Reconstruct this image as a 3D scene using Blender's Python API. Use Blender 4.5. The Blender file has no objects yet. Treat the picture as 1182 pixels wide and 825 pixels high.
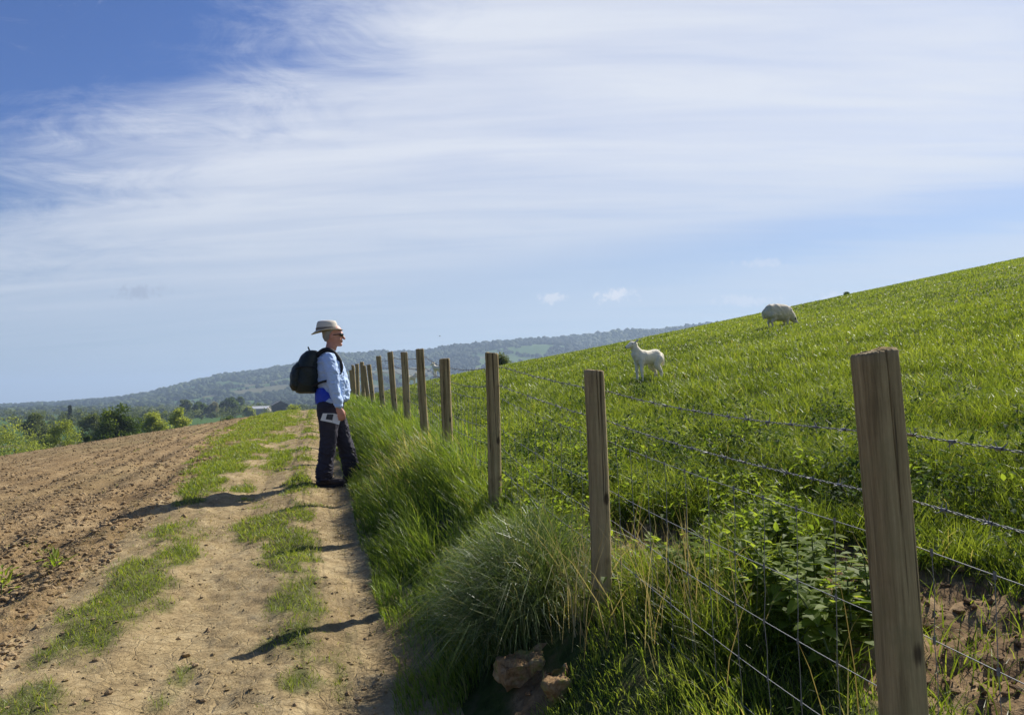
import bpy, bmesh, math
import numpy as np
from mathutils import Vector, Matrix

RNG = np.random.default_rng(7)
sc = bpy.context.scene
C = sc.collection
R = math.radians

# ------------------------------------------------------------------ noise
def _hash(ix, iy, seed):
    h = (ix.astype(np.int64) * 374761393 + iy.astype(np.int64) * 668265263 + seed * 1442695041) & 0xFFFFFFFF
    h = ((h ^ (h >> 13)) * 1274126177) & 0xFFFFFFFF
    return ((h ^ (h >> 16)) & 0xFFFF) / 65535.0

def vn(x, y, seed=0):
    x = np.asarray(x, float); y = np.asarray(y, float)
    ix = np.floor(x); iy = np.floor(y); fx = x - ix; fy = y - iy
    fx = fx * fx * (3 - 2 * fx); fy = fy * fy * (3 - 2 * fy)
    a = _hash(ix, iy, seed); b = _hash(ix + 1, iy, seed)
    c = _hash(ix, iy + 1, seed); d = _hash(ix + 1, iy + 1, seed)
    return (a + (b - a) * fx) * (1 - fy) + (c + (d - c) * fx) * fy

def fbm(x, y, seed=0, o=4):
    t = 0; a = .5; n = 0
    for k in range(o):
        t = t + a * vn(x * 2 ** k, y * 2 ** k, seed + k * 17); n += a; a *= .5
    return t / n

def sst(a, b, x):
    t = np.clip((np.asarray(x, float) - a) / (b - a), 0, 1)
    return t * t * (3 - 2 * t)

# ------------------------------------------------------------------ the lie of the land
# s = metres to the right of the fence, t = metres along it
def st(x, y):
    return (x - 1.12) * .9713 + y * .238, -(x - 1.12) * .238 + y * .9713

def xy(s, t):
    return 1.12 + s * .9713 - t * .238, s * .238 + t * .9713

RIDGE = np.array([(-900, 2), (-400, 3), (-200, 4), (0, 3), (30, 5), (80, 6), (130, 8.6), (170, 13), (200, 19), (235, 26), (260, 31),
                  (300, 34), (335, 39), (390, 52), (430, 53), (480, 52), (530, 56), (600, 58), (650, 63), (700, 68), (750, 70),
                  (800, 72), (900, 76), (1200, 80), (2000, 60)], float)

def H(x, y):
    x = np.asarray(x, float); y = np.asarray(y, float)
    s, t = st(x, y)
    p = np.where(t > 0, 1 - np.exp(-np.maximum(t, 0) / 12), t * .083)
    p = p + .22 * sst(14, 34, t) * sst(1, 6, s)
    k = np.maximum(t - 38, 0)
    p = p - .14 * (np.sqrt(k * k + 1600) - 40)
    sp = np.minimum(s, 90)
    q = np.where(s > 0, .35 + .168 * sp + .02 * np.maximum(sp - 14, 0),
                 np.where(s > -.6, .35 * sst(-.6, 0, s), np.where(s > -2.3, 0, .134 * (s + 2.3))))
    a = p + q
    b = -11 + 1.2 * (fbm(x / 260, y / 260, 5, 2) - .5)
    m = .5 * (a + b + np.sqrt((a - b) ** 2 + 1.0))
    # far hills
    yy = np.maximum(y, 1.0)
    px = 591 + 930 * x / yy
    rz = np.interp(px, RIDGE[:, 0], RIDGE[:, 1]) / 930 * 3000
    w = sst(1350, 3000, y + 260 * (fbm(x / 500, y / 500, 9, 3) - .5))
    hill = w * (np.maximum(rz - 12, 2) + 8) * (.86 + .28 * fbm(x / 420, y / 420, 21, 3))
    return m + np.where(y > 900, hill, 0)

def bare(s, t):
    """bare soil scrapes beside the fence"""
    n = fbm(s * 3.1, t * 3.1, 31, 3) - .5
    m = np.zeros_like(np.asarray(s, float))
    for cs, ct, rs, rt in ((.85, 2.3, .42, .9), (.52, 4.0, .24, .72), (1.1, 3.25, .14, .25), (-.33, 3.2, .10, .16), (1.45, 4.9, .12, .3)):
        d = np.sqrt(((s - cs) / rs) ** 2 + ((t - ct) / rt) ** 2)
        m = np.maximum(m, sst(1.1, .75, d + n * 1.1))
    return m

TUFTS = [  # grass patches on the track: s, t, half widths, strength
    (-2.2, 5.6, .22, .55, 1.0), (-2.06, 6.3, .16, .5, .95), (-2.2, 4.75, .2, .42, .85), (-2.22, 4.0, .22, .2, .7), (-2.32, 9.6, .22, .9, 1.05), (-2.12, 8.2, .1, .35, .5), (-2.4, 11.6, .34, 1.3, 1.0),
    (-2.35, 14.2, .45, 1.8, 1.0), (-2.5, 19.5, .55, 3.2, 1.0), (-2.7, 27, .7, 5, 1.0), (-2.8, 37, .8, 6, 1.0), (-1.25, 6.2, .22, .5, 1.0), (-1.5, 7.2, .2, .4, .9), (-1.22, 5.15, .17, .36, 1.0), (-1.25, 4.35, .13, .26, .9),
    (-1.2, 3.9, .10, .2, .75), (-1.27, 9.4, .2, .75, 1.05), (-1.22, 7.6, .12, .5, .8), (-1.85, 9.8, .14, .55, .95), (-1.8, 8.8, .1, .35, .55), (-1.7, 4.05, .07, .27, .95), (-1.6, 12.5, .18, 1.4, .8), (-1.8, 17, .25, 2.2, .75), (-1.75, 24, .3, 3, .8)]
def track_grass(s, t):
    n = fbm(s * 3.1, t * 2.1, 41, 4) - .5; f = fbm(s * 11, t * 8, 45, 3) - .5
    m = np.zeros_like(np.asarray(s, float) + np.asarray(t, float))
    for cs, ct, rs, rt, k in TUFTS:
        d = np.sqrt(((s - cs) / rs) ** 2 + ((t - ct) / rt) ** 2)
        m = np.maximum(m, k * np.clip(1.35 - .68 * d, 0, 1))
    base = .50 * np.exp(-((s + 1.25) / .24) ** 2) + .50 * np.exp(-((s + 2.28) / .32) ** 2)
    return sst(.34, .92, np.maximum(m, base) + n * 1.55 + f * .6)

def gz(x, y):
    """ground height near the camera with the small relief of each surface"""
    x = np.asarray(x, float); y = np.asarray(y, float)
    s, t = st(x, y)
    z = H(x, y)
    r = np.hypot(x, y)
    fade = sst(75, 25, r)
    # ploughed soil
    pl = sst(-2.35, -2.75, s)
    clod = (fbm(s * 5, t * 5, 51, 4) - .5) * .085 + (fbm(s * 15, t * 15, 57, 2) - .5) * .05 * (.5 + fbm(s * 1.3, t * 1.3, 58, 2)) + (fbm(s * 27, t * 27, 56, 2) - .5) * .022
    fur = .025 * np.sin(s * 9 + 1.5 * fbm(s, t * .3, 3, 2)) + .05 * (fbm(s * 1.2, t * .5, 59, 2) - .5)
    z = z + pl * (clod + fur) * fade
    # track ruts
    tr = sst(-2.75, -2.35, s) * sst(-.45, -.65, s)
    rut = -.045 * np.exp(-((s + .86) / .2) ** 2) - .04 * np.exp(-((s + 1.74) / .24) ** 2) + .02 * np.exp(-((s + 1.25) / .12) ** 2)
    z = z + tr * (rut + (fbm(s * 3, t * 2.4, 61, 4) - .5) * .065 + (fbm(s * 11, t * 9, 63, 3) - .5) * .030 + (fbm(s * 24, t * 20, 67, 2) - .5) * .014) * fade
    # pasture
    pa = sst(-.5, .1, s)
    b = bare(s, t)
    z = z + pa * ((fbm(s * 1.1, t * 1.1, 71, 3) - .5) * .10 - b * (.035 + (.5 - fbm(s * 5 + t * 3.1, t * 5.4 - s * 2.3, 73, 4)) * .10 + (.5 - fbm(s * 21 + t * 7, t * 22 - s * 8, 79, 3)) * .05 + np.abs(fbm(s * 13 - t * 4, t * 12 + s * 5, 75, 3) - .5) * .12)) * fade
    return z

# ------------------------------------------------------------------ mesh helpers
def link(name, me, mat=None, parent=None):
    o = bpy.data.objects.new(name, me); C.objects.link(o)
    if mat: me.materials.append(mat)
    if parent: o.parent = parent
    return o

def mk_mesh(name, V, tris=None, quads=None, attrs=None, smooth=False):
    me = bpy.data.meshes.new(name)
    V = np.ascontiguousarray(V, dtype=np.float32)
    nt = 0 if tris is None else len(tris); nq = 0 if quads is None else len(quads)
    parts = []
    if nt: parts.append(np.asarray(tris).ravel())
    if nq: parts.append(np.asarray(quads).ravel())
    loops = np.concatenate(parts).astype(np.int32)
    me.vertices.add(len(V)); me.vertices.foreach_set('co', V.ravel())
    me.loops.add(len(loops)); me.loops.foreach_set('vertex_index', loops)
    tot = np.concatenate([np.full(nt, 3), np.full(nq, 4)]).astype(np.int32)
    start = np.concatenate([[0], np.cumsum(tot)[:-1]]).astype(np.int32)
    me.polygons.add(nt + nq)
    me.polygons.foreach_set('loop_start', start)
    try: me.polygons.foreach_set('loop_total', tot)
    except Exception: pass
    me.polygons.foreach_set('use_smooth', np.full(nt + nq, smooth))
    for k, a in (attrs or {}).items():
        at = me.attributes.new(k, 'FLOAT', 'POINT'); at.data.foreach_set('value', np.ascontiguousarray(a, dtype=np.float32))
    me.update(calc_edges=True); me.validate()
    return me

def grid_mesh(name, X, Y, Z, attrs=None):
    n, m = X.shape
    V = np.stack([X, Y, Z], -1).reshape(-1, 3)
    i = np.arange(n * m).reshape(n, m)
    q = np.stack([i[:-1, :-1], i[1:, :-1], i[1:, 1:], i[:-1, 1:]], -1).reshape(-1, 4)
    return mk_mesh(name, V, quads=q, attrs={k: v.ravel() for k, v in (attrs or {}).items()}, smooth=True)

def tag(o, label=None, cat=None, group=None, kind=None):
    if label: o['label'] = label
    if cat: o['category'] = cat
    if group: o['group'] = group
    if kind: o['kind'] = kind
    return o

def empty(name, loc, rz=0, label=None, cat=None, group=None):
    o = bpy.data.objects.new(name, None); C.objects.link(o)
    o.location = loc; o.rotation_euler = (0, 0, rz); o.empty_display_size = .1
    return tag(o, label, cat, group)

def copy_tree(o, parent=None):
    c = o.copy(); C.objects.link(c)
    if parent: c.parent = parent
    for ch in list(o.children): copy_tree(ch, c)
    return c

# ------------------------------------------------------------------ materials
class NT:
    def __init__(self, name):
        self.m = bpy.data.materials.new(name); self.m.use_nodes = True
        self.t = self.m.node_tree; self.t.nodes.clear()
        self.out = self.n('ShaderNodeOutputMaterial')
    def n(self, kind, **kw):
        nd = self.t.nodes.new(kind)
        for k, v in kw.items(): setattr(nd, k, v)
        return nd
    def l(self, a, b): self.t.links.new(a, b)
    def set(self, sock, v):
        if hasattr(v, 'is_output'): self.l(v, sock)
        else: sock.default_value = v
    def coord(self, which='Object', scale=(1, 1, 1), rot=(0, 0, 0)):
        tc = self.n('ShaderNodeTexCoord'); mp = self.n('ShaderNodeMapping')
        mp.inputs['Scale'].default_value = scale; mp.inputs['Rotation'].default_value = rot
        self.l(tc.outputs[which], mp.inputs['Vector']); return mp.outputs[0]
    def noise(self, v, scale, detail=4, rough=.55, dist=0):
        nd = self.n('ShaderNodeTexNoise'); self.l(v, nd.inputs['Vector'])
        nd.inputs['Scale'].default_value = scale; nd.inputs['Detail'].default_value = detail
        nd.inputs['Roughness'].default_value = rough; nd.inputs['Distortion'].default_value = dist
        return nd.outputs['Fac']
    def voro(self, v, scale, feature='F1', out='Distance'):
        nd = self.n('ShaderNodeTexVoronoi', feature=feature); self.l(v, nd.inputs['Vector'])
        nd.inputs['Scale'].default_value = scale; return nd.outputs[out]
    def ramp(self, f, stops, interp='LINEAR'):
        nd = self.n('ShaderNodeValToRGB'); self.set(nd.inputs[0], f); cr = nd.color_ramp; cr.interpolation = interp
        while len(cr.elements) > 1: cr.elements.remove(cr.elements[-1])
        for i, (p, c) in enumerate(stops):
            e = cr.elements[0] if i == 0 else cr.elements.new(p)
            e.position = p; e.color = (c[0], c[1], c[2], 1) if not np.isscalar(c) else (c, c, c, 1)
        return nd.outputs[0]
    def mix(self, f, a, b, mode='MIX'):
        nd = self.n('ShaderNodeMix', data_type='RGBA', blend_type=mode)
        self.set(nd.inputs[0], f)
        for s, v in ((6, a), (7, b)):
            if hasattr(v, 'is_output'): self.l(v, nd.inputs[s])
            else: nd.inputs[s].default_value = (v[0], v[1], v[2], 1)
        return nd.outputs[2]
    def math(self, op, a, b=0, c=0, clamp=False):
        nd = self.n('ShaderNodeMath', operation=op); nd.use_clamp = clamp
        self.set(nd.inputs[0], a); self.set(nd.inputs[1], b); self.set(nd.inputs[2], c); return nd.outputs[0]
    def attr(self, name):
        nd = self.n('ShaderNodeAttribute'); nd.attribute_name = name; return nd.outputs['Fac']
    def bump(self, h, strength=.5, dist=.02):
        nd = self.n('ShaderNodeBump'); nd.inputs['Strength'].default_value = strength
        nd.inputs['Distance'].default_value = dist; self.l(h, nd.inputs['Height']); return nd.outputs[0]
    def principled(self, col, rough=.8, spec=.3, normal=None, metal=0, sheen=0):
        p = self.n('ShaderNodeBsdfPrincipled')
        if hasattr(col, 'is_output'): self.l(col, p.inputs['Base Color'])
        else: p.inputs['Base Color'].default_value = (*col, 1)
        self.set(p.inputs['Roughness'], rough); p.inputs['Specular IOR Level'].default_value = spec
        p.inputs['Metallic'].default_value = metal; p.inputs['Sheen Weight'].default_value = sheen
        if normal is not None: self.l(normal, p.inputs['Normal'])
        return p.outputs[0]
    def done(self, sh):
        self.l(sh, self.out.inputs['Surface']); return self.m

def leaf_mat(name, stops, trans=.45, rough=.45, spec=.35, tboost=1.3):
    n = NT(name); c = n.ramp(n.attr('tint'), stops)
    p = n.principled(c, rough, spec)
    tr = n.n('ShaderNodeBsdfTranslucent')
    tc = n.mix(1.0, c, (1.25 * tboost, 1.2 * tboost, .55 * tboost), 'MULTIPLY'); n.l(tc, tr.inputs[0])
    ms = n.n('ShaderNodeMixShader'); ms.inputs[0].default_value = trans
    n.l(p, ms.inputs[1]); n.l(tr.outputs[0], ms.inputs[2])
    return n.done(ms.outputs[0])

def plain(name, col, rough=.7, spec=.3, nscale=30, var=.25, bump=0, metal=0, sheen=0):
    n = NT(name); v = n.coord(); f = n.noise(v, nscale, 4)
    c = n.mix(f, tuple(x * (1 - var) for x in col), tuple(min(1, x * (1 + var)) for x in col))
    b = n.bump(f, bump, .01) if bump else None
    return n.done(n.principled(c, rough, spec, b, metal, sheen))

# soil
def soil_mat(name, dark, mid, light, scale=1.0, crack=0.0, bumpd=.03, grass_attr=None, gcol=(.06, .08, .022), extra=None):
    n = NT(name); v = n.coord()
    a = n.noise(v, 1.1 * scale, 5, .6); b = n.noise(v, 9 * scale, 6, .68); c = n.noise(v, 48 * scale, 4, .7)
    f = n.math('ADD', n.math('MULTIPLY', a, .45), n.math('MULTIPLY', b, .55))
    f = n.math('ADD', n.math('MULTIPLY', f, .72), n.math('MULTIPLY', c, .28))
    col = n.ramp(f, [(.34, dark), (.5, mid), (.64, light)])
    h = n.math('ADD', n.math('MULTIPLY', b, .8), n.math('MULTIPLY', c, .35))
    if crack:
        cv = n.noise(v, 3.0, 3); mv = n.n('ShaderNodeVectorMath', operation='ADD'); n.l(v, mv.inputs[0])
        cc = n.n('ShaderNodeCombineXYZ'); n.l(n.math('MULTIPLY', cv, .25), cc.inputs[0]); n.l(n.math('MULTIPLY', c, .05), cc.inputs[1]); n.l(cc.outputs[0], mv.inputs[1])
        d = n.voro(mv.outputs[0], 7, 'DISTANCE_TO_EDGE'); d2 = n.voro(mv.outputs[0], 17, 'DISTANCE_TO_EDGE')
        k = n.math('MULTIPLY', n.ramp(d, [(0, 0), (.035, 1)]), n.ramp(d2, [(0, .35), (.03, 1)]))
        patch = n.ramp(n.noise(v, .9, 3), [(.4, 0), (.6, 1)])
        k = n.math('SUBTRACT', 1.0, n.math('MULTIPLY', n.math('SUBTRACT', 1.0, k), patch))
        h = n.math('ADD', h, n.math('MULTIPLY', k, crack))
    if grass_attr:
        col = n.mix(n.math('MULTIPLY', n.attr(grass_attr), .8), col, gcol)
    if extra: col = extra(n, v, col)
    return n.done(n.principled(col, .92, .12, n.bump(h, .9, bumpd)))

def plough_extra(n, v, col):
    g = n.ramp(n.noise(v, .10, 4, .6), [(.5, 0), (.66, 1)])
    return n.mix(n.math('MULTIPLY', g, .45), col, (.12, .115, .045))
M = {}
M['plough'] = soil_mat('ploughed_soil', (.105, .066, .03), (.265, .18, .086), (.42, .31, .165), 1.0, 0, .05, None, extra=plough_extra)
M['track'] = soil_mat('track_earth', (.135, .092, .044), (.30, .222, .112), (.46, .362, .20), 1.0, .28, .02, 'grassy')
M['clod'] = soil_mat('clod_soil', (.16, .108, .054), (.31, .22, .118), (.44, .33, .19), 2.0, 0, .02)

def pasture_mat():
    n = NT('pasture_ground'); v = n.coord()
    a = n.noise(v, 1.3, 5); b = n.noise(v, 12, 6, .65); c = n.noise(v, .12, 4)
    under = n.ramp(b, [(.3, (.022, .03, .008)), (.5, (.045, .062, .014)), (.7, (.08, .07, .03))])
    fieldc = n.ramp(c, [(.3, (.095, .125, .02)), (.7, (.13, .155, .028))])
    base = n.mix(n.attr('far'), under, fieldc)
    soil = n.ramp(n.math('ADD', n.math('MULTIPLY', a, .4), n.math('MULTIPLY', b, .6)), [(.34, (.07, .042, .02)), (.5, (.19, .122, .06)), (.64, (.33, .235, .125))])
    col = n.mix(n.attr('bare'), base, soil)
    return n.done(n.principled(col, .95, .08, n.bump(b, .8, .03)))
M['pasture'] = pasture_mat()

def valley_mat():
    n = NT('valley_fields'); v = n.coord(scale=(.0042, .0085, 0), rot=(0, 0, .35))
    cells = n.voro(v, 1.0, 'F1', 'Color')
    sep = n.n('ShaderNodeSeparateColor'); n.l(cells, sep.inputs[0])
    col = n.ramp(sep.outputs[0], [(0, (.045, .09, .024)), (.22, (.07, .125, .03)), (.42, (.095, .15, .035)), (.6, (.055, .10, .028)), (.8, (.14, .125, .065)), (.92, (.06, .10, .026))], 'CONSTANT')
    w = n.noise(n.coord(), .03, 4)
    col = n.mix(w, col, n.mix(1.0, col, (.7, .8, .7), 'MULTIPLY'))
    return n.done(n.principled(col, .95, .05))
M['valley'] = valley_mat()

M['grass'] = leaf_mat('pasture_grass_blades', [(0, (.026, .046, .009)), (.22, (.08, .122, .015)), (.52, (.15, .205, .026)), (.9, (.25, .30, .052)), (.96, (.30, .26, .11)), (1, (.38, .32, .16))], .46, .45, .30)
M['verge'] = leaf_mat('verge_grass_blades', [(0, (.028, .06, .012)), (.3, (.095, .158, .024)), (.65, (.17, .24, .038)), (.86, (.235, .28, .06)), (.93, (.32, .28, .13)), (1, (.46, .39, .21))], .5, .45, .3)
M['tussock'] = leaf_mat('tussock_blades', [(0, (.05, .08, .03)), (.4, (.09, .145, .04)), (.75, (.18, .23, .08)), (1, (.40, .38, .22))], .35, .42, .35, 1.0)
M['straw'] = leaf_mat('dry_grass_blades', [(0, (.22, .17, .08)), (.5, (.36, .29, .16)), (1, (.5, .43, .27))], .35, .55, .3, 1.0)
M['weed'] = leaf_mat('weed_leaves', [(0, (.03, .06, .02)), (.5, (.06, .105, .03)), (1, (.13, .17, .05))], .4, .75, .08, 1.0)
M['nettle'] = leaf_mat('nettle_leaves', [(0, (.045, .085, .016)), (.5, (.15, .215, .032)), (1, (.25, .31, .055))], .55, .6, .12)
M['stem'] = plain('plant_stem', (.09, .12, .04), .6)
M['bark'] = plain('tree_bark', (.07, .055, .04), .9, .1, 3, .4)
M['oak'] = leaf_mat('oak_leaves', [(0, (.02, .042, .008)), (.6, (.07, .11, .016)), (1, (.16, .20, .03))], .48, .55, .2)
M['willow'] = leaf_mat('willow_leaves', [(0, (.15, .185, .05)), (.5, (.235, .275, .075)), (1, (.32, .35, .11))], .58, .55, .2)
M['olive'] = leaf_mat('scrub_leaves', [(0, (.055, .08, .024)), (.5, (.11, .14, .04)), (1, (.19, .21, .07))], .35, .6, .2)
M['blossom'] = leaf_mat('blossom_leaves', [(0, (.16, .16, .10)), (.5, (.26, .25, .17)), (1, (.38, .36, .27))], .35, .6, .2, 1.0)
M['conifer'] = leaf_mat('conifer_leaves', [(0, (.02, .036, .016)), (1, (.05, .075, .03))], .25, .6, .2)
M['wood_far'] = leaf_mat('hill_wood_leaves', [(0, (.012, .024, .010)), (.5, (.034, .053, .018)), (1, (.095, .12, .036))], .1, .8, .1)

def post_mat():
    n = NT('weathered_post_wood')
    v = n.coord(scale=(1, 1, .045)); v2 = n.coord(); v3 = n.coord(scale=(1, 1, .16))
    grain = n.noise(v, 130, 6, .75, .3); broad = n.noise(v, 22, 4, .6); blot = n.noise(v2, 7, 5, .65); crk = n.voro(v, 34, 'DISTANCE_TO_EDGE')
    f = n.math('ADD', n.math('MULTIPLY', grain, .5), n.math('MULTIPLY', broad, .5))
    f = n.math('ADD', n.math('MULTIPLY', f, .8), n.math('MULTIPLY', blot, .2))
    col = n.ramp(f, [(.32, (.07, .05, .03)), (.43, (.22, .162, .078)), (.54, (.41, .315, .16)), (.68, (.60, .50, .285))])
    col = n.mix(n.ramp(blot, [(.5, 0), (.7, .6)]), col, (.14, .135, .055))       # green algae
    oi = n.n('ShaderNodeObjectInfo')
    col = n.mix(n.math('MULTIPLY', oi.outputs['Random'], .25), col, (.40, .33, .20))          # some posts bleached greyer than others
    kn = n.voro(n.coord(scale=(1, 1, .55)), 9)
    col = n.mix(n.ramp(n.math('ADD', kn, n.math('MULTIPLY', grain, .12)), [(.17, .85), (.23, 0)]), col, (.06, .04, .026))   # knots
    ck = n.ramp(n.noise(n.coord(scale=(1, 1, .02)), 75, 3, .55), [(.33, 1), (.38, 0)])
    col = n.mix(n.math('MULTIPLY', ck, .8), col, (.04, .03, .02))
    h = n.math('SUBTRACT', f, n.math('MULTIPLY', ck, .5))
    return n.done(n.principled(col, .85, .15, n.bump(h, .9, .006)))
M['post'] = post_mat()
M['wire'] = plain('galvanised_wire', (.20, .205, .21), .6, .4, 60, .3, 0, .35)

# ------------------------------------------------------------------ ground sheets
def lin(a, b, d0, g):
    v = [a]; d = d0
    while v[-1] < b: v.append(v[-1] + d); d *= g
    return np.array(v)
tl = np.concatenate([np.arange(-14, .2, .4), np.arange(.2, 2.2, .034), np.arange(2.2, 7.5, .0235), lin(7.5, 112, .025, 1.03)])
def sheet(name, sl, wob0, wob1, mat, attrs=()):
    S, T = np.meshgrid(sl, tl, indexing='ij')
    S = S + (wob0 if wob0 is not None else 0)
    X, Y = xy(S, T)
    Z = gz(X, Y)
    A = {}
    if 'bare' in attrs: A['bare'] = bare(S, T)
    if 'far' in attrs: A['far'] = sst(10, 34, np.hypot(X, Y))
    if 'grassy' in attrs: A['grassy'] = track_grass(S, T)
    o = link(name, grid_mesh(name, X, Y, Z, A), mat); tag(o, kind='structure'); return o
sheet('ploughed_field', -lin(2.6, 75, .026, 1.03)[::-1], None, None, M['plough'])
sheet('track', np.append(np.arange(-2.6, -.56, .0235), -.55), None, None, M['track'], ('grassy',))
sheet('pasture', np.concatenate([np.arange(-.55, 2.2, .033), lin(2.2, 135, .036, 1.035)]), None, None, M['pasture'], ('bare', 'far'))
sheetref = bpy.data.objects['ploughed_field']

ang = np.concatenate([np.arange(-180, -60, 6), np.arange(-60, 60, .3), np.arange(60, 181, 6)])
rr = np.concatenate([[0.5, 6, 14, 22], np.exp(np.linspace(math.log(30), math.log(9500), 230))])
A_, R_ = np.meshgrid(np.radians(ang), rr, indexing='ij')
X = R_ * np.sin(A_); Y = R_ * np.cos(A_)
S, T = st(X, Y)
ins = np.minimum(np.minimum(S + 74, 134 - S), np.minimum(T + 13, 110 - T))
Z = H(X, Y) - .5 * sst(0, 5, ins) - .5 * sst(20, 4, R_)
o = link('valley', grid_mesh('valley', X, Y, Z), M['valley']); tag(o, kind='structure')

# ------------------------------------------------------------------ grass
def blades(P, h, w, lean_az, lean, tint, face=None, droop=0.0):
    n = len(P); u = np.array([0, .38, .74, 1.0]); tw = np.array([1, .85, .55, 0])
    fa = RNG.uniform(0, 2 * np.pi, n) if face is None else face
    side = np.stack([np.cos(fa), np.sin(fa), np.zeros(n)], -1)
    ld = np.stack([np.cos(lean_az), np.sin(lean_az), np.zeros(n)], -1)
    V = np.zeros((n, 7, 3)); k = 0
    for i in range(4):
        up = h * (u[i] * np.sqrt(np.maximum(1 - (lean * u[i] * .75) ** 2, .1)) - droop * lean * u[i] ** 3)
        c = P + ld * (h * lean * u[i] ** 1.8)[:, None]; c[:, 2] += up
        if i < 3:
            o = side * (w * tw[i] * .5)[:, None]
            V[:, k] = c - o; V[:, k + 1] = c + o; k += 2
        else: V[:, k] = c
    b = np.arange(n)[:, None] * 7
    q = np.concatenate([b + np.array([[0, 1, 3, 2]]), b + np.array([[2, 3, 5, 4]])])
    t = b + np.array([[4, 5, 6]])
    return V.reshape(-1, 3), t, q, np.repeat(tint, 7)

def blade_object(name, args, mat, parent=None):
    V, t, q, ti = blades(*args[0], **args[1]) if isinstance(args, tuple) and isinstance(args[1], dict) else blades(*args)
    return link(name, mk_mesh(name, V, t, q, {'tint': ti}), mat, parent)

def ground_pts(x, y): return np.stack([x, y, gz(x, y) - .008], -1)

# pasture sward
def pasture_grass():
    N = 900000
    r = np.exp(RNG.uniform(math.log(1.1), math.log(78), N)); a = np.radians(RNG.uniform(-17, 44, N))
    x = r * np.sin(a); y = r * np.cos(a); s, t = st(x, y)
    patch = fbm(s * .35, t * .35, 81, 3); fine = fbm(s * 2.2, t * 2.2, 83, 3)
    keep = (s > .12) & (RNG.random(N) > bare(s, t) * .965)
    keep &= RNG.random(N) < np.clip(r * r / 10, .0, 1) * 1.0
    keep &= ~((s < .62) & (t < 2.3) & (RNG.random(N) < .8))
    keep &= RNG.random(N) < np.where(r < 9, sst(.28, .5, fine) * .8 + .25, 1)
    x, y, s, t, r, patch, fine = (k[keep] for k in (x, y, s, t, r, patch, fine)); n = len(x)
    h = (.05 + .10 * RNG.random(n) ** 1.4) * (.55 + .95 * fine) * (1 + .45 * sst(5, 1, s)) * (1 - .35 * sst(7, 24, r)) * (1 - .55 * sst(2.6, 1.6, t) * sst(1.1, .6, s)) * (1 - .5 * sst(.6, .35, np.abs(s - 1.3)) * sst(3.6, 3.1, t))
    w = np.maximum(.004, .00085 * r) * RNG.uniform(.7, 1.3, n)
    tint = np.clip(.34 + .6 * (patch - .5) + .6 * (fine - .5) + RNG.normal(.13, .27, n), 0, .9)
    dry = RNG.random(n) < .012; tint[dry] = RNG.uniform(.92, 1, dry.sum())
    az = RNG.uniform(0, 2 * np.pi, n) 
    lean = np.clip(RNG.normal(.62, .27, n), .05, 1.0)
    o = blade_object('pasture_grass', (ground_pts(x, y), h, w, az, lean, tint), M['grass'])
    tag(o, 'short bright green grass covering the sloping pasture', 'grass', kind='stuff')
pasture_grass()

def verge_grass():
    N = 150000
    t = np.exp(RNG.uniform(math.log(.9), math.log(50), N)); s = RNG.uniform(-.76, .5, N)
    s = s + .12 * (fbm(t * 1.4, t * 0, 91, 3) - .5)
    b = bare(s, t); clump = fbm(s * 3.5, t * 2.2, 93, 3)
    st_ = ((s + .33) / .28) ** 2 + ((t - 3.3) / .3) ** 2
    keep = (RNG.random(N) > b * .95) & (RNG.random(N) < sst(.25, .5, clump) + .2) & (RNG.random(N) < np.where(s > .15, .55, 1)) & (st_ > .8)
    keep &= RNG.random(N) < np.clip(t / 5, .25, 1)
    s, t, clump = s[keep], t[keep], clump[keep]; n = len(s)
    x, y = xy(s, t); r = np.hypot(x, y)
    edge = sst(-.80, -.30, s)
    h = (.11 + .29 * RNG.random(n)) * (.30 + .70 * edge) * (.55 + .9 * clump) * (.8 + .35 * sst(3, 8, t)) * np.where(s > .15, .7, 1) * (1 - .62 * sst(3.75, 3.3, t) * sst(.02, -.1, s)) * (1 - .45 * sst(3.2, 2.6, t) * sst(0, .12, s)) * (1 - .5 * sst(2.2, 1.7, t)) * (1 - .42 * sst(6.6, 5.0, t) * sst(-.5, -.2, s))
    w = np.maximum(.0042, .00095 * r) * RNG.uniform(.7, 1.25, n)
    az0 = math.atan2(-.238, -.9713)
    az = az0 + RNG.normal(0, 1.1, n)
    lean = np.clip(RNG.normal(.5, .22, n), .08, .98)
    patch = fbm(s * 1.5, t * .6, 95, 3)
    tint = np.clip(.36 + .7 * (patch - .45) + RNG.normal(.14, .19, n), 0, .85)
    dryp = np.exp(-((t - 8.1) / .7) ** 2 - ((s + .25) / .3) ** 2) * .5 + .025
    dry = RNG.random(n) < dryp; tint[dry] = RNG.uniform(.88, 1, dry.sum())
    V = (ground_pts(x, y), h, w, az, lean, tint)
    o = blade_object('verge_grass', (V, dict(droop=.25)), M['verge'])
    tag(o, 'long lush green grass on the bank under the fence', 'grass', kind='stuff')
verge_grass()

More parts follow.
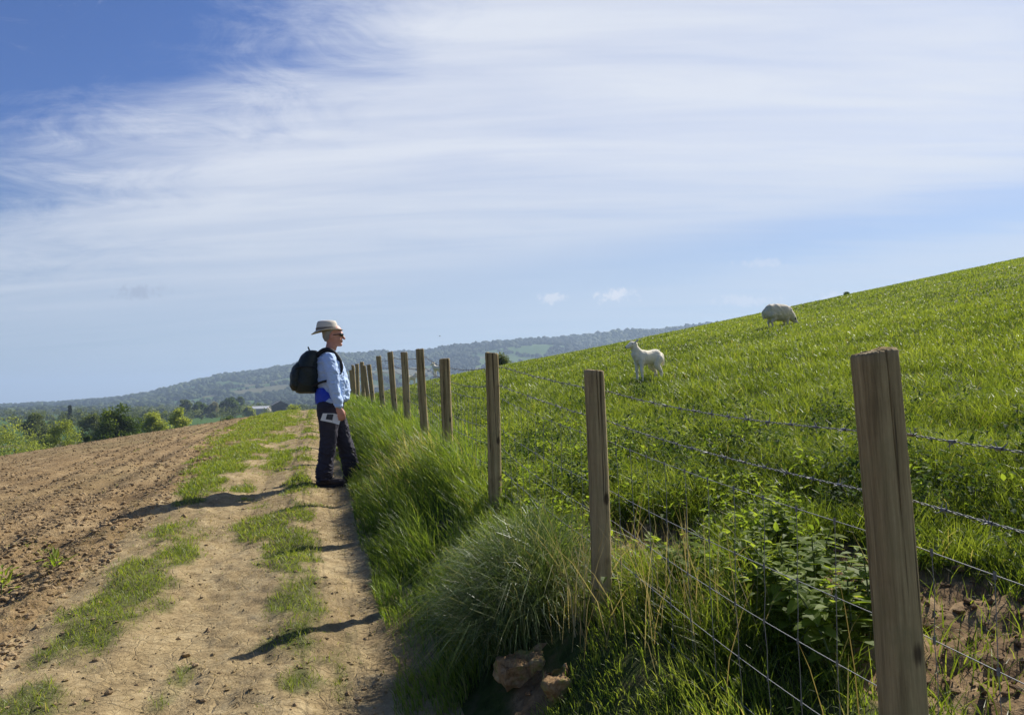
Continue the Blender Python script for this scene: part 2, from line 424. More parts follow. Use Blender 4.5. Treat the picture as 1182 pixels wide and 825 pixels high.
def path_grass():
    N = 520000
    t = np.exp(RNG.uniform(math.log(2.2), math.log(46), N)); s = RNG.uniform(-5.2, -.62, N)
    g = track_grass(s, t)
    keep = RNG.random(N) < g * .95 + .012 * sst(-2.8, -2.4, s)
    keep &= (RNG.random(N) < np.clip(t / 9, .3, 1))
    s, t, g = s[keep], t[keep], g[keep]; n = len(s)
    x, y = xy(s, t); r = np.hypot(x, y)
    h = (.018 + .055 * RNG.random(n) ** 1.7) * (.45 + .65 * g)
    w = np.maximum(.0035, .00085 * r) * RNG.uniform(.7, 1.25, n)
    tint = np.clip(.62 + .4 * (fbm(s * 2, t * 2, 97, 3) - .5) + RNG.normal(.05, .18, n), 0, .88)
    dry = RNG.random(n) < .05; tint[dry] = RNG.uniform(.92, 1, dry.sum())
    o = blade_object('track_grass', (ground_pts(x, y), h, w, RNG.uniform(0, 6.28, n), np.clip(RNG.normal(.75, .25, n), .1, 1.1), tint), M['grass'])
    tag(o, 'trodden green grass in strips between the wheel ruts', 'grass', kind='stuff')
path_grass()

# big silvery tussock beside the track, between the second and third post
def tussock():
    cx, cy = xy(-.2, 3.85); n = 3600
    rad = np.sqrt(RNG.random(n)) * .30; aa = RNG.uniform(0, 6.283, n)
    x = cx + rad * np.cos(aa) * .8; y = cy + rad * np.sin(aa) * 1.35
    h = RNG.uniform(.26, .64, n) * (1.0 - .25 * rad / .3); w = RNG.uniform(.0022, .0062, n)
    az = np.arctan2(y - cy, x - cx) + RNG.normal(0, .7, n)
    pull = RNG.random(n) < .45
    az[pull] = math.atan2(-.5, -.9) + RNG.normal(0, .6, pull.sum())
    lean = np.clip(RNG.normal(.55, .3, n) + rad * .9, .02, 1.15)
    tint = np.clip(RNG.normal(.42, .2, n), 0, .8); d = RNG.random(n) < .14; tint[d] = RNG.uniform(.85, 1, d.sum())
    o = empty('grass_tussock', (cx, cy, float(gz(cx, cy))), 0, 'large arching tussock of silvery long grass beside the stones at the track edge', 'tussock')
    P = ground_pts(x, y) - np.array([cx, cy, float(gz(cx, cy))])
    blade_object('blades', ((P, h, w, az, lean, tint), dict(droop=.5)), M['tussock'], o)
tussock()

def dry_stalks():
    pts = []
    for cs, ct, n_ in ((.16, 3.05, 70), (.2, 2.75, 30), (.22, 2.1, 8), (.05, 3.55, 60), (-.1, 3.25, 50)):
        pts.append(np.stack([RNG.normal(cs, .1, n_), RNG.normal(ct, .15, n_)], -1))
    p = np.concatenate(pts); n = len(p); x, y = xy(p[:, 0], p[:, 1])
    o = blade_object('dry_grass', (ground_pts(x, y), RNG.uniform(.18, .5, n), RNG.uniform(.0025, .0045, n), RNG.uniform(0, 6.28, n),
                                   np.clip(RNG.normal(.35, .25, n), .05, .95), RNG.random(n)), M['straw'])
    tag(o, 'bleached dry grass stalks standing along the wire', 'dry grass', kind='stuff')
    n = 26000; t = np.exp(RNG.uniform(math.log(2.6), math.log(26), n)); s = RNG.uniform(-3.0, -.6, n)
    k = RNG.random(n) < np.clip(t / 8, .25, 1) * sst(.35, .6, fbm(s * 2, t * 2, 131, 3)); s, t = s[k], t[k]; n = len(s); x, y = xy(s, t)
    P = ground_pts(x, y); P[:, 2] += .010
    o = blade_object('straw_litter', (P, RNG.uniform(.015, .05, n), np.maximum(.002, .0005 * t) * RNG.uniform(.7, 1.3, n), RNG.uniform(0, 6.28, n), np.full(n, 1.25), RNG.random(n) * .7), M['straw'])
    tag(o, 'fine dry bits of straw trodden into the track', 'straw', kind='stuff')
dry_stalks()

# ------------------------------------------------------------------ leaves
def leaves(P, az, pitch, L, W, tint, fold=.25):
    """pointed folded leaves: base, two shoulders each side, tip"""
    n = len(P)
    d = np.stack([np.cos(az) * np.cos(pitch), np.sin(az) * np.cos(pitch), np.sin(pitch)], -1)
    sd = np.stack([-np.sin(az), np.cos(az), np.zeros(n)], -1)
    up = np.cross(d, sd)
    V = np.zeros((n, 8, 3))
    prof = [(0, 0), (.28, 1.0), (.62, .72), (1, 0)]
    c = [P + d * (L * p)[:, None] - up * (L * .25 * p * p)[:, None] for p, _ in prof]
    V[:, 0] = c[0]; V[:, 1] = c[1]; V[:, 2] = c[2]; V[:, 3] = c[3]
    for j, (i, sg) in enumerate(((1, 1), (2, 1), (1, -1), (2, -1))):
        V[:, 4 + j] = c[i] + sd * (sg * W * .5 * prof[i][1])[:, None] + up * (W * fold * prof[i][1])[:, None]
    b = np.arange(n)[:, None] * 8
    t = np.concatenate([b + np.array([[k]]) .reshape(1, 3) for k in ([0, 4, 1], [2, 5, 3], [0, 1, 6], [2, 3, 7])])
    q = np.concatenate([b + np.array([[1, 4, 5, 2]]), b + np.array([[1, 2, 7, 6]])])
    return V.reshape(-1, 3), t, q, np.repeat(tint, 8)

def weeds():
    Ps = []
    N = 900
    t = np.exp(RNG.uniform(math.log(1.6), math.log(24), N)); s = np.abs(RNG.normal(0, 1.5, N)) + .15
    k = (fbm(s * .8, t * .5, 101, 3) > .47) & (RNG.random(N) > bare(s, t) * 1.2) & (s < 4.5) & ((t > 4.2) | ((s > 1.3) & (t > 3.2)) | (RNG.random(N) < .12)) & ~((t < 2.9) & (s < 1.4))
    s, t = s[k], t[k]
    extra = np.array([(2.8, 5.6), (2.7, 5.75), (2.65, 9.3), (2.5, 9.1), (2.8, 9.4), (3.2, 5.2), (6.5, 9.5)])
    s = np.concatenate([s, np.repeat(extra[:, 0], 3) + RNG.normal(0, .08, 21)]); t = np.concatenate([t, np.repeat(extra[:, 1], 3) + RNG.normal(0, .1, 21)])
    x, y = xy(s, t); g = gz(x, y)
    out = []; az = []; pi_ = []; L = []; ti = []
    for i in range(len(s)):
        m = 46 if t[i] < 7 else 30; hh = RNG.uniform(.12, .34); rad = RNG.uniform(.07, .17)
        z = RNG.random(m) ** .8; a = RNG.uniform(0, 6.28, m); rr_ = rad * np.sqrt(RNG.random(m)) * (1.1 - .5 * z)
        out.append(np.stack([x[i] + rr_ * np.cos(a), y[i] + rr_ * np.sin(a), g[i] + z * hh], -1))
        az.append(a + RNG.normal(0, .5, m)); pi_.append(RNG.normal(.25, .45, m)); L.append(RNG.uniform(.022, .055, m)); ti.append(np.clip(RNG.normal(.45, .25, m), 0, 1))
    out = np.concatenate(out); az = np.concatenate(az); pi_ = np.concatenate(pi_); L = np.concatenate(L); ti = np.concatenate(ti)
    V, tt, q, at = leaves(out, az, pi_, L, L * .42, ti)
    o = link('weeds', mk_mesh('weeds', V, tt, q, {'tint': at}), M['weed'])
    tag(o, 'dark bluish green broadleaf weeds and thistles behind the fence', 'weeds', kind='stuff')
weeds()

def leafy_weeds():
    rg = np.random.default_rng(41); n = 250
    t = np.exp(rg.uniform(math.log(2.3), math.log(9), n)); s = np.abs(rg.normal(.15, .75, n)) + .06
    k = (rg.random(n) > bare(s, t) * 1.1) & (s < 2.2) & ~((t < 2.5) & (s > .4)) & ~((t < 3.2) & (s < .35)); s, t = s[k], t[k]; x, y = xy(s, t); g = gz(x, y)
    P = []; A = []; Pi = []; L = []; T = []
    for i in range(len(s)):
        m = 60; h = rg.uniform(.08, .24); rad = rg.uniform(.08, .2); z = rg.random(m) ** .7; a = rg.uniform(0, 6.28, m); q = rad * np.sqrt(rg.random(m)) * (1.1 - .4 * z)
        P.append(np.stack([x[i] + q * np.cos(a), y[i] + q * np.sin(a), g[i] + z * h], -1)); A.append(a + rg.normal(0, .7, m)); Pi.append(rg.normal(.2, .5, m)); L.append(rg.uniform(.02, .052, m)); T.append(np.clip(rg.normal(.55, .25, m), 0, 1))
    P, A, Pi, L, T = (np.concatenate(v) for v in (P, A, Pi, L, T))
    V, tt, q, at = leaves(P, A, Pi, L, L * .55, T)
    o = link('leafy_weeds', mk_mesh('leafy_weeds', V, tt, q, {'tint': at}), M['nettle']); tag(o, 'low bright green leafy weeds mixed into the grass behind the wire', 'weeds', kind='stuff')
leafy_weeds()

def tube(pts, r, n=6, V0=0):
    """tube along pts (k,3) with radius r scalar or (k,)"""
    pts = np.asarray(pts, float); k = len(pts); r = np.broadcast_to(np.asarray(r, float), (k,))
    d = np.gradient(pts, axis=0); d /= np.linalg.norm(d, axis=1)[:, None] + 1e-9
    ref = np.array([.31, .17, .93]) if abs(d[:, 2]).mean() < .7 else np.array([1., .1, 0])
    a = np.cross(d, ref); a /= np.linalg.norm(a, axis=1)[:, None] + 1e-9; b = np.cross(d, a)
    th = np.arange(n) / n * 2 * np.pi
    V = pts[:, None] + r[:, None, None] * (np.cos(th)[None, :, None] * a[:, None] + np.sin(th)[None, :, None] * b[:, None])
    i = np.arange(k * n).reshape(k, n); j = np.roll(i, -1, 1)
    q = np.stack([i[:-1], j[:-1], j[1:], i[1:]], -1).reshape(-1, 4)
    return V.reshape(-1, 3), q + V0

class Acc:
    def __init__(s): s.V = []; s.q = []; s.n = 0
    def tube(s, pts, r, n=6):
        V, q = tube(pts, r, n, s.n); s.V.append(V); s.q.append(q); s.n += len(V)
    def build(s, name, mat, parent=None, smooth=True):
        return link(name, mk_mesh(name, np.concatenate(s.V), quads=np.concatenate(s.q), smooth=smooth), mat, parent)

def nettle_proto(seed):
    rg = np.random.default_rng(seed); h = .46
    o = empty('nettle_plant', (0, 0, 0))
    zz = np.linspace(0, h, 8); bend = rg.normal(0, .05, 2)
    sx = bend[0] * (zz / h) ** 2; sy = bend[1] * (zz / h) ** 2
    a = Acc(); a.tube(np.stack([sx, sy, zz], -1), np.linspace(.004, .0018, 8), 6); a.build('stem', M['stem'], o)
    P = []; az = []; pt = []; L = []; ti = []
    lev = np.linspace(.05, h, 13)
    for i, z in enumerate(lev):
        f = z / h; base = rg.uniform(0, 6.28) if i == 0 else base + np.pi / 2 + rg.normal(0, .15)
        for k in range(2):
            ln = (.092 * (1 - .55 * abs(f - .5) * 1.4)) * rg.uniform(.85, 1.15) * (1.0 if f < .93 else .6)
            P.append((np.interp(z, zz, sx), np.interp(z, zz, sy), z)); az.append(base + k * np.pi + rg.normal(0, .35)); pt.append(.25 - .45 * (1 - f) + rg.normal(0, .35)); L.append(ln * rg.uniform(.6, 1.2))
            ti.append(np.clip(.25 + .5 * f + rg.normal(0, .12), 0, 1))
            if f < .9 and rg.random() < .8:   # small side leaves
                for _ in range(2):
                    P.append(P[-1]); az.append(base + k * np.pi + rg.normal(0, .9)); pt.append(rg.normal(.4, .2)); L.append(ln * .55); ti.append(np.clip(.4 + rg.normal(0, .15), 0, 1))
    L = np.array(L)
    V, t, q, at = leaves(np.array(P), np.array(az), np.array(pt), L, L * .58, np.array(ti), .18)
    link('leaves', mk_mesh('leaves', V, t, q, {'tint': at}), M['nettle'], o)
    return o
protos = [nettle_proto(s) for s in (1, 2, 3)]
spots = [(.46, 2.75, 1.0), (.50, 2.45, 1.15), (.36, 2.35, 1.0), (.58, 2.75, 1.1), (.48, 2.9, .95), (.30, 2.75, .9), (.62, 2.55, 1.05), (.68, 2.9, .9), (.55, 2.2, .95),
         (.40, 2.15, .9), (.72, 2.7, .8), (.32, 2.5, .8), (.20, 2.25, .75), (.14, 2.6, .7), (.24, 3.0, .7), (.06, 2.35, .65), (.38, 3.15, .75), (.56, 3.1, .85),
         (.45, 2.55, .85), (.28, 2.1, .8), (.10, 2.05, .7), (.0, 2.6, .6), (.75, 5.0, .8), (.35, 4.9, .75), (.5, 5.2, .7)]
rgn = np.random.default_rng(12)
spots += [(float(rgn.uniform(.1, .8)), float(rgn.uniform(2.2, 3.2)), float(rgn.uniform(.5, 1.05))) for _ in range(26)]
spots += [(float(rgn.uniform(.3, .85)), float(rgn.uniform(2.5, 3.3)), float(rgn.uniform(.6, 1.1))) for _ in range(22)]
for i, (s_, t_, k) in enumerate(spots):
    x_, y_ = xy(s_, t_)
    if i >= 3 and (x_ > .44 * y_ or s_ < .3): continue
    o = protos[i] if i < 3 else copy_tree(protos[i % 3])
    o.location = (x_, y_, float(gz(x_, y_)) - .01); o.rotation_euler = (RNG.normal(0, .08), RNG.normal(0, .08), RNG.uniform(0, 6.28)); o.scale = (k * 1.05, k * 1.05, k * .66)
    tag(o, 'leafy green nettle growing at the foot of the wire netting', 'nettle', 'nettles behind the fence')

# two seedlings in the ploughed soil
def sprout(x_, y_, h, label, seed):
    rg = np.random.default_rng(seed); o = empty('weed_plant', (x_, y_, float(gz(x_, y_)) - .01), 0, label, 'weed')
    m = 26; z = rg.random(m); a = rg.uniform(0, 6.28, m); rd = .08 * rg.random(m)
    L = rg.uniform(.05, .10, m)
    V, t, q, at = leaves(np.stack([rd * np.cos(a), rd * np.sin(a), z * h], -1), a, rg.normal(.7, .3, m), L, L * .3, np.clip(rg.normal(.7, .2, m), 0, 1))
    link('leaves', mk_mesh('leaves', V, t, q, {'tint': at}), M['nettle'], o)
    a_ = Acc(); a_.tube([(0, 0, 0), (.005, 0, h * .5), (0, .01, h)], [.004, .003, .002]); a_.build('stem', M['stem'], o)
x_, y_ = xy(-3.12, 6.3); sprout(x_, y_, .17, 'taller pale green weed alone in the brown ploughed soil', 5)
x_, y_ = xy(-2.86, 6.55); sprout(x_, y_, .07, 'low stunted weed beside the taller one in the ploughed soil', 6)

def stone_mat():
    n = NT('ochre_stone'); v = n.coord(); a = n.noise(v, 9, 6, .65); b = n.noise(v, 60, 4, .7)
    col = n.ramp(n.math('ADD', n.math('MULTIPLY', a, .6), n.math('MULTIPLY', b, .4)), [(.33, (.12, .07, .032)), (.5, (.32, .205, .10)), (.66, (.50, .38, .21))])
    moss = n.ramp(n.noise(v, 14, 4), [(.52, 0), (.62, 1)])
    col = n.mix(n.math('MULTIPLY', moss, .8), col, (.20, .19, .045))
    return n.done(n.principled(col, .95, .1, n.bump(n.math('ADD', a, n.math('MULTIPLY', b, .5)), .9, .02)))
M['stone'] = stone_mat()
# ------------------------------------------------------------------ clods and stones
def lumps(name, x, y, size, mat, label, cat, seed=3):
    rg = np.random.default_rng(seed)
    bm = bmesh.new(); bmesh.ops.create_icosphere(bm, subdivisions=1, radius=1)
    bv = np.array([v.co[:] for v in bm.verts]); bf = np.array([[v.index for v in f.verts] for f in bm.faces]); bm.free()
    n = len(x)
    V = bv[None] * (1 + rg.uniform(-.38, .38, (n, len(bv), 1))) * size[:, None, None] * np.stack([rg.uniform(.7, 1.4, n), rg.uniform(.7, 1.4, n), rg.uniform(.45, .9, n)], -1)[:, None]
    a = rg.uniform(0, 6.28, n); ca, sa = np.cos(a)[:, None], np.sin(a)[:, None]
    V = np.stack([V[..., 0] * ca - V[..., 1] * sa, V[..., 0] * sa + V[..., 1] * ca, V[..., 2]], -1)
    V += np.stack([x, y, gz(x, y) + size * .2], -1)[:, None]
    t = (np.arange(n)[:, None, None] * len(bv) + bf[None]).reshape(-1, 3)
    o = link(name, mk_mesh(name, V.reshape(-1, 3), t), mat); tag(o, label, cat, kind='stuff')
N = 90000
r = np.exp(RNG.uniform(math.log(3.6), math.log(48), N)); a = np.radians(RNG.uniform(-44, -8, N)); x = r * np.sin(a); y = r * np.cos(a); s, t = st(x, y)
k = (s < -2.5) & (RNG.random(N) < sst(.3, .62, fbm(s * 1.6, t * 1.1, 111, 3)) + .15)
lumps('clods', x[k], y[k], (.004 + .017 * RNG.random(k.sum()) ** 3.2) * (1 + r[k] * .018), M['clod'], 'brown clods of ploughed earth', 'clods')
N = 5000
r = np.exp(RNG.uniform(math.log(3.2), math.log(22), N)); a = np.radians(RNG.uniform(-40, 0, N)); x = r * np.sin(a); y = r * np.cos(a); s, t = st(x, y)
k = (s > -2.6) & (s < -.6)
lumps('pebbles', x[k], y[k], .002 + .009 * RNG.random(k.sum()) ** 3.5, M['track'], 'small crumbs of dry earth on the track', 'pebbles', 4)
N = 420
r = np.exp(RNG.uniform(math.log(3.2), math.log(16), N)); a = np.radians(RNG.uniform(-42, 0, N)); x = r * np.sin(a); y = r * np.cos(a); s, t = st(x, y)
k = (s > -4.5) & (s < -.6)
lumps('stones', x[k], y[k], .006 + .014 * RNG.random(k.sum()) ** 2.8, M['clod'], 'loose pale stones lying about the track and soil', 'stones', 9)
N = 9000
s = RNG.uniform(-.5, 1.6, N); t = RNG.uniform(1.0, 5.6, N); k = RNG.random(N) < bare(s, t); x, y = xy(s[k], t[k])
M['crumb'] = soil_mat('damp_crumbs', (.085, .05, .024), (.19, .12, .06), (.30, .21, .115), 2.0, 0, .02)
lumps('soil_crumbs', x, y, .002 + .016 * RNG.random(k.sum()) ** 3.2, M['crumb'], 'loose brown soil crumbs in the bare scrapes by the fence', 'soil', 5)

# ------------------------------------------------------------------ organic solids
def loft(bm, secs, n=16):
    """secs: (centre, half-width vector a, half-depth vector b)"""
    rings = []
    for c, a, b in secs:
        c, a, b = Vector(c), Vector(a), Vector(b)
        rings.append([bm.verts.new(c + a * math.cos(k / n * 2 * math.pi) + b * math.sin(k / n * 2 * math.pi)) for k in range(n)])
    for p, q in zip(rings, rings[1:]):
        for k in range(n): bm.faces.new((p[k], p[(k + 1) % n], q[(k + 1) % n], q[k]))
    bm.faces.new(rings[0][::-1]); bm.faces.new(rings[-1])

def limb(bm, pts, n=14, flat=None):
    """round tapered limb through (x,y,z,r); rounded ends. flat=(axis, factor) squashes sections along an axis"""
    P = [Vector(p[:3]) for p in pts]; Rr = [p[3] for p in pts]
    # densify with catmull-rom
    Q = []; QR = []
    for i in range(len(P) - 1):
        p0 = P[max(i - 1, 0)]; p1 = P[i]; p2 = P[i + 1]; p3 = P[min(i + 2, len(P) - 1)]
        for k in range(4):
            u = k / 4
            Q.append(.5 * ((2 * p1) + (p2 - p0) * u + (2 * p0 - 5 * p1 + 4 * p2 - p3) * u * u + (3 * p1 - p0 - 3 * p2 + p3) * u ** 3)); QR.append(Rr[i] + (Rr[i + 1] - Rr[i]) * (u * u * (3 - 2 * u)))
    Q.append(P[-1]); QR.append(Rr[-1])
    d0 = (Q[1] - Q[0]).normalized(); d1 = (Q[-1] - Q[-2]).normalized()
    pre = [(Q[0] - d0 * QR[0] * f, QR[0] * g) for f, g in ((.95, .3), (.7, .72), (.35, .94))]
    post = [(Q[-1] + d1 * QR[-1] * f, QR[-1] * g) for f, g in ((.35, .94), (.7, .72), (.95, .3))]
    allp = pre + list(zip(Q, QR)) + post
    secs = []
    for i, (c, r_) in enumerate(allp):
        d = (allp[min(i + 1, len(allp) - 1)][0] - allp[max(i - 1, 0)][0]).normalized()
        ref = Vector((0, 1, 0)) if abs(d.y) < .85 else Vector((1, 0, 0))
        a = d.cross(ref).normalized(); b = d.cross(a).normalized()
        a, b = a * r_, b * r_
        if flat:
            ax = Vector(flat[0]); f = flat[1]
            a = a - ax * a.dot(ax) * (1 - f); b = b - ax * b.dot(ax) * (1 - f)
        secs.append((c, a, b))
    loft(bm, secs, n)

def ball(bm, c, rx, ry, rz):
    m = Matrix.Translation(c) @ Matrix.Diagonal((rx, ry, rz, 1))
    bmesh.ops.create_icosphere(bm, subdivisions=3, radius=1, matrix=m)

def organic(name, bm, voxel, smooth, mat, parent=None, disp=None, sub=0):
    bmesh.ops.recalc_face_normals(bm, faces=bm.faces)
    me = bpy.data.meshes.new(name); bm.to_mesh(me); bm.free()
    o = bpy.data.objects.new(name + '_tmp', me); C.objects.link(o)
    m = o.modifiers.new('r', 'REMESH'); m.mode = 'VOXEL'; m.voxel_size = voxel
    if smooth: m2 = o.modifiers.new('s', 'SMOOTH'); m2.iterations = smooth; m2.factor = .5
    dg = bpy.context.evaluated_depsgraph_get(); dg.update()
    new = bpy.data.meshes.new_from_object(o.evaluated_get(dg)); new.name = name
    bpy.data.objects.remove(o); bpy.data.meshes.remove(me)
    n = len(new.vertices); co = np.zeros(n * 3, np.float32); new.vertices.foreach_get('co', co); co = co.reshape(-1, 3)
    if disp is not None:
        no = np.zeros(n * 3, np.float32); new.vertices.foreach_get('normal', no); no = no.reshape(-1, 3)
        co = co + no * disp(co)[:, None].astype(np.float32); new.vertices.foreach_set('co', co.ravel())
    new.polygons.foreach_set('use_smooth', np.ones(len(new.polygons), bool)); new.update()
    return link(name, new, mat, parent)

def fb3(c, sc_, seed, o=3):
    return (fbm(c[:, 0] * sc_ + c[:, 2] * sc_ * .63, c[:, 1] * sc_ - c[:, 2] * sc_ * .77, seed, o) + fbm(c[:, 2] * sc_ + 9, c[:, 0] * sc_ * .8 + c[:, 1] * sc_, seed + 5, o)) / 2 - .5

# ------------------------------------------------------------------ fence
POSTS = [  # t, top height, foot offset in x, radius
    (-.12, 1.50, .00, .050), (1.65, 1.56, .030, .0445), (3.32, 1.58, -.01, .046), (5.30, 1.76, .015, .048), (7.09, 1.81, .0, .050), (8.83, 2.00, .06, .049), (10.53, 2.06, .05, .048),
    (12.21, 2.16, .05, .049), (14.54, 2.22, .06, .05), (17.15, 2.18, .08, .05), (18.64, 2.22, .09, .05), (19.82, 2.35, .03, .05), (21.86, 2.39, .03, .05),
    (24.09, 2.44, .04, .05), (26.2, 2.38, .06, .05), (29.46, 2.44, .05, .05), (33.12, 2.52, .05, .05)]
fx, fy = xy(0, 1.65)
fence = empty('wire_fence', (fx, fy, float(gz(fx, fy))), 0, 'weathered round timber posts strung with barbed wire and netting beside the track', 'fence')
FO = np.array([fx, fy, float(gz(fx, fy))])
def post_mesh(h, rad, seed):
    rg = np.random.default_rng(seed); n = 240 if seed < 105 else 72; m = 70
    th = np.arange(n) / n * 2 * np.pi; zz = np.linspace(-.25, h, m)
    q0 = rg.uniform(-.15, .25); prof = .94 * (np.abs(np.cos(th - q0)) ** 3.4 + np.abs(np.sin(th - q0)) ** 3.4) ** (-1 / 3.4) * .93 + .02 * np.cos(3 * th + rg.uniform(0, 6))
    TH, ZZ = np.meshgrid(th, zz)
    rr_ = rad * prof[None] * (1 + .05 * (fbm(np.cos(TH) * 2 + 5 + seed, np.sin(TH) * 2 + ZZ * .6, seed, 3) - .5) * 2)
    # drying splits running down the post
    for k in range(7):
        c0 = rg.uniform(0, 6.28); dep = rg.uniform(.08, .38); wd = rg.uniform(.03, .06) if n > 100 else .1; z0 = rg.uniform(.0, .7) * h; z1 = h + .1 if k < 4 else rg.uniform(.8, 1.0) * h
        wob = c0 + .035 * np.sin(ZZ * rg.uniform(2, 4) + k) + .10 * (fbm(ZZ * 9, ZZ * 0 + k, seed, 2) - .5)
        dd = np.abs((TH - wob + np.pi) % (2 * np.pi) - np.pi)
        rr_ = rr_ - rad * dep * np.maximum(0, 1 - dd / wd) * sst(z0, z0 + .12, ZZ) * sst(z1, z1 - .12, ZZ)
    bend = .012 * np.sin(ZZ * rg.uniform(1.5, 2.6) + rg.uniform(0, 6))
    X = rr_ * np.cos(TH) + bend; Y = rr_ * np.sin(TH)
    tilt = rg.normal(0, .08)
    Z = ZZ + np.where(ZZ > h - 1e-6, tilt * X, 0)
    V = np.stack([X, Y, Z], -1).reshape(-1, 3)
    # slightly rounded arris and top face
    top = []
    for f, dz in ((.93, .004), (.7, .006), (.35, .006)):
        top.append(np.stack([X[-1] * f, Y[-1] * f, Z[-1] + dz + .0012 * rg.normal(0, 1, n)], -1))
    V = np.concatenate([V] + top + [np.array([[0, 0, h + .006]])])
    i = np.arange((m + 3) * n).reshape(m + 3, n); j = np.roll(i, -1, 1)
    q = np.stack([i[:-1], j[:-1], j[1:], i[1:]], -1).reshape(-1, 4)
    t = np.stack([i[-1], j[-1], np.full(n, (m + 3) * n)], -1)
    me = mk_mesh('post', V, t, q, smooth=True)
    return me
tops = []
for i, (t_, zt, dx, rad) in enumerate(POSTS):
    x_, y_ = xy(0, t_); zb = float(gz(x_, y_)); h = zt - zb
    o = link('post', post_mesh(h, rad, 100 + i), M['post'], fence)
    o.location = (x_ + dx - FO[0] - (.014 if i == 1 else 0), y_ - FO[1], zb - FO[2])
    o.rotation_euler = (RNG.normal(0, .012), -math.atan2(dx, h), 0)
    tops.append((t_, zt))
fence.children[1]['label'] = 'nearest thick split post'
tt = np.array([p[0] for p in tops]); zt = np.array([p[1] for p in tops])
OFF0 = np.array([.16, .29, .38, .55, .70, .84, .96]); OFF1 = np.array([.08, .20, .28, .48, .60, .74, .88])
def wire_z(t, k):
    """height of wire k at distances t with a little sag between the posts"""
    off = np.where(tt < 2.5, OFF0[k], OFF1[k]) 
    base = np.interp(t, tt, zt - off)
    i = np.clip(np.searchsorted(tt, t) - 1, 0, len(tt) - 2); f = (t - tt[i]) / (tt[i + 1] - tt[i])
    return base - .018 * 4 * f * (1 - f) * (1 + .4 * np.sin(i * 2.1 + k))
def wire_pts(t, k, ds=.056):
    x_, y_ = xy(ds + .004 * np.sin(t * 3 + k), t); return np.stack([x_, y_, wire_z(t, k)], -1) - FO
for k in (0, 1):
    ac = Acc()
    tn = np.arange(-.1, 9, .008); tf = np.arange(9, 33.2, .2)
    P = wire_pts(tn, k); ph = tn * 2 * np.pi / .055
    for sg in (0, np.pi):
        off = .0017 * np.stack([.97 * np.cos(ph + sg), .24 * np.cos(ph + sg), np.sin(ph + sg)], -1)
        ac.tube(P + off, .0010, 5)
    ac.tube(wire_pts(tf, k), .0035, 4)
    for tb in np.arange(-.05 + .03 * k, 14, .105):
        c = wire_pts(np.array([tb]), k)[0]; rg = np.random.default_rng(int(tb * 1000) % 9999 + k)
        for q_ in range(4):
            a_ = rg.uniform(0, 6.28); u = np.array([-.238 * rg.normal(0, .4), .97 * rg.normal(0, .4), 0]) + np.array([.97 * math.cos(a_), .24 * math.cos(a_), math.sin(a_)])
            ac.tube([c + np.array([-.238, .9713, 0]) * (q_ - 1.5) * .004, c + np.array([-.238, .9713, 0]) * (q_ - 1.5) * .004 + u / np.linalg.norm(u) * .016], [.0015, .0006], 4)
        ac.tube([c + np.array([-.238, .9713, 0]) * v for v in (-.007, 0, .007)], .0034, 6)
    ac.build('barbed_wire', M['wire'], fence)
ac = Acc()
for k in range(2, 7):
    tn = np.concatenate([np.arange(-.1, 9, .03), np.arange(9, 33.2, .25)])
    ac.tube(wire_pts(tn, k), np.where(tn < 6, .0011, .0020), 5)
for tv in np.arange(-.05, 15, .15):
    zs = [wire_pts(np.array([tv + .004 * math.sin(tv * 40 + k * 2)]), k)[0] for k in range(2, 7)]
    p = [zs[0]]
    for a_, b_ in zip(zs, zs[1:]): p += [(a_ + b_) / 2 + np.array([.002, .004 * math.sin(tv * 31), 0]), b_]
    ac.tube(p, .0009 if tv < 6 else .0013, 4)
    for q_ in zs: ac.tube([q_ + np.array([0, 0, v]) for v in (-.007, 0, .007)], .003, 5)   # hinge knots
ac.build('netting', M['wire'], fence)

# ------------------------------------------------------------------ stones at the verge
def stone(x_, y_, size, rz, label, seed, mat):
    bm = bmesh.new(); bmesh.ops.create_cube(bm, size=1)
    bmesh.ops.subdivide_edges(bm, edges=bm.edges[:], cuts=16, use_grid_fill=True)
    for v in bm.verts:
        d = v.co.normalized() * .62; v.co = v.co.lerp(d, .28)
        v.co = Vector((v.co.x * size[0], v.co.y * size[1], v.co.z * size[2]))
    co = np.array([v.co[:] for v in bm.verts]); f = fb3(co, 9, seed, 4) * .13 + fb3(co, 26, seed + 3, 4) * .07
    bm.normal_update()
    for v, d in zip(bm.verts, f): v.co += v.normal * d
    me = bpy.data.meshes.new('stone'); bm.to_mesh(me); bm.free()
    for p in me.polygons: p.use_smooth = True
    o = link('stone', me, mat); o.location = (x_, y_, float(gz(x_, y_)) + size[2] * .10); o.rotation_euler = (.12, -.1, rz)
    tag(o, label, 'stone', 'stones under the tussock')
x_, y_ = xy(-.30, 3.34); stone(x_, y_, (.23, .14, .09), .25, 'flat ochre stone with mossy top under the silvery tussock', 3, M['stone'])
x_, y_ = xy(-.27, 3.05); stone(x_, y_, (.10, .14, .11), .1, 'upright rough ochre stone in front of the flat mossy one', 8, M['stone'])

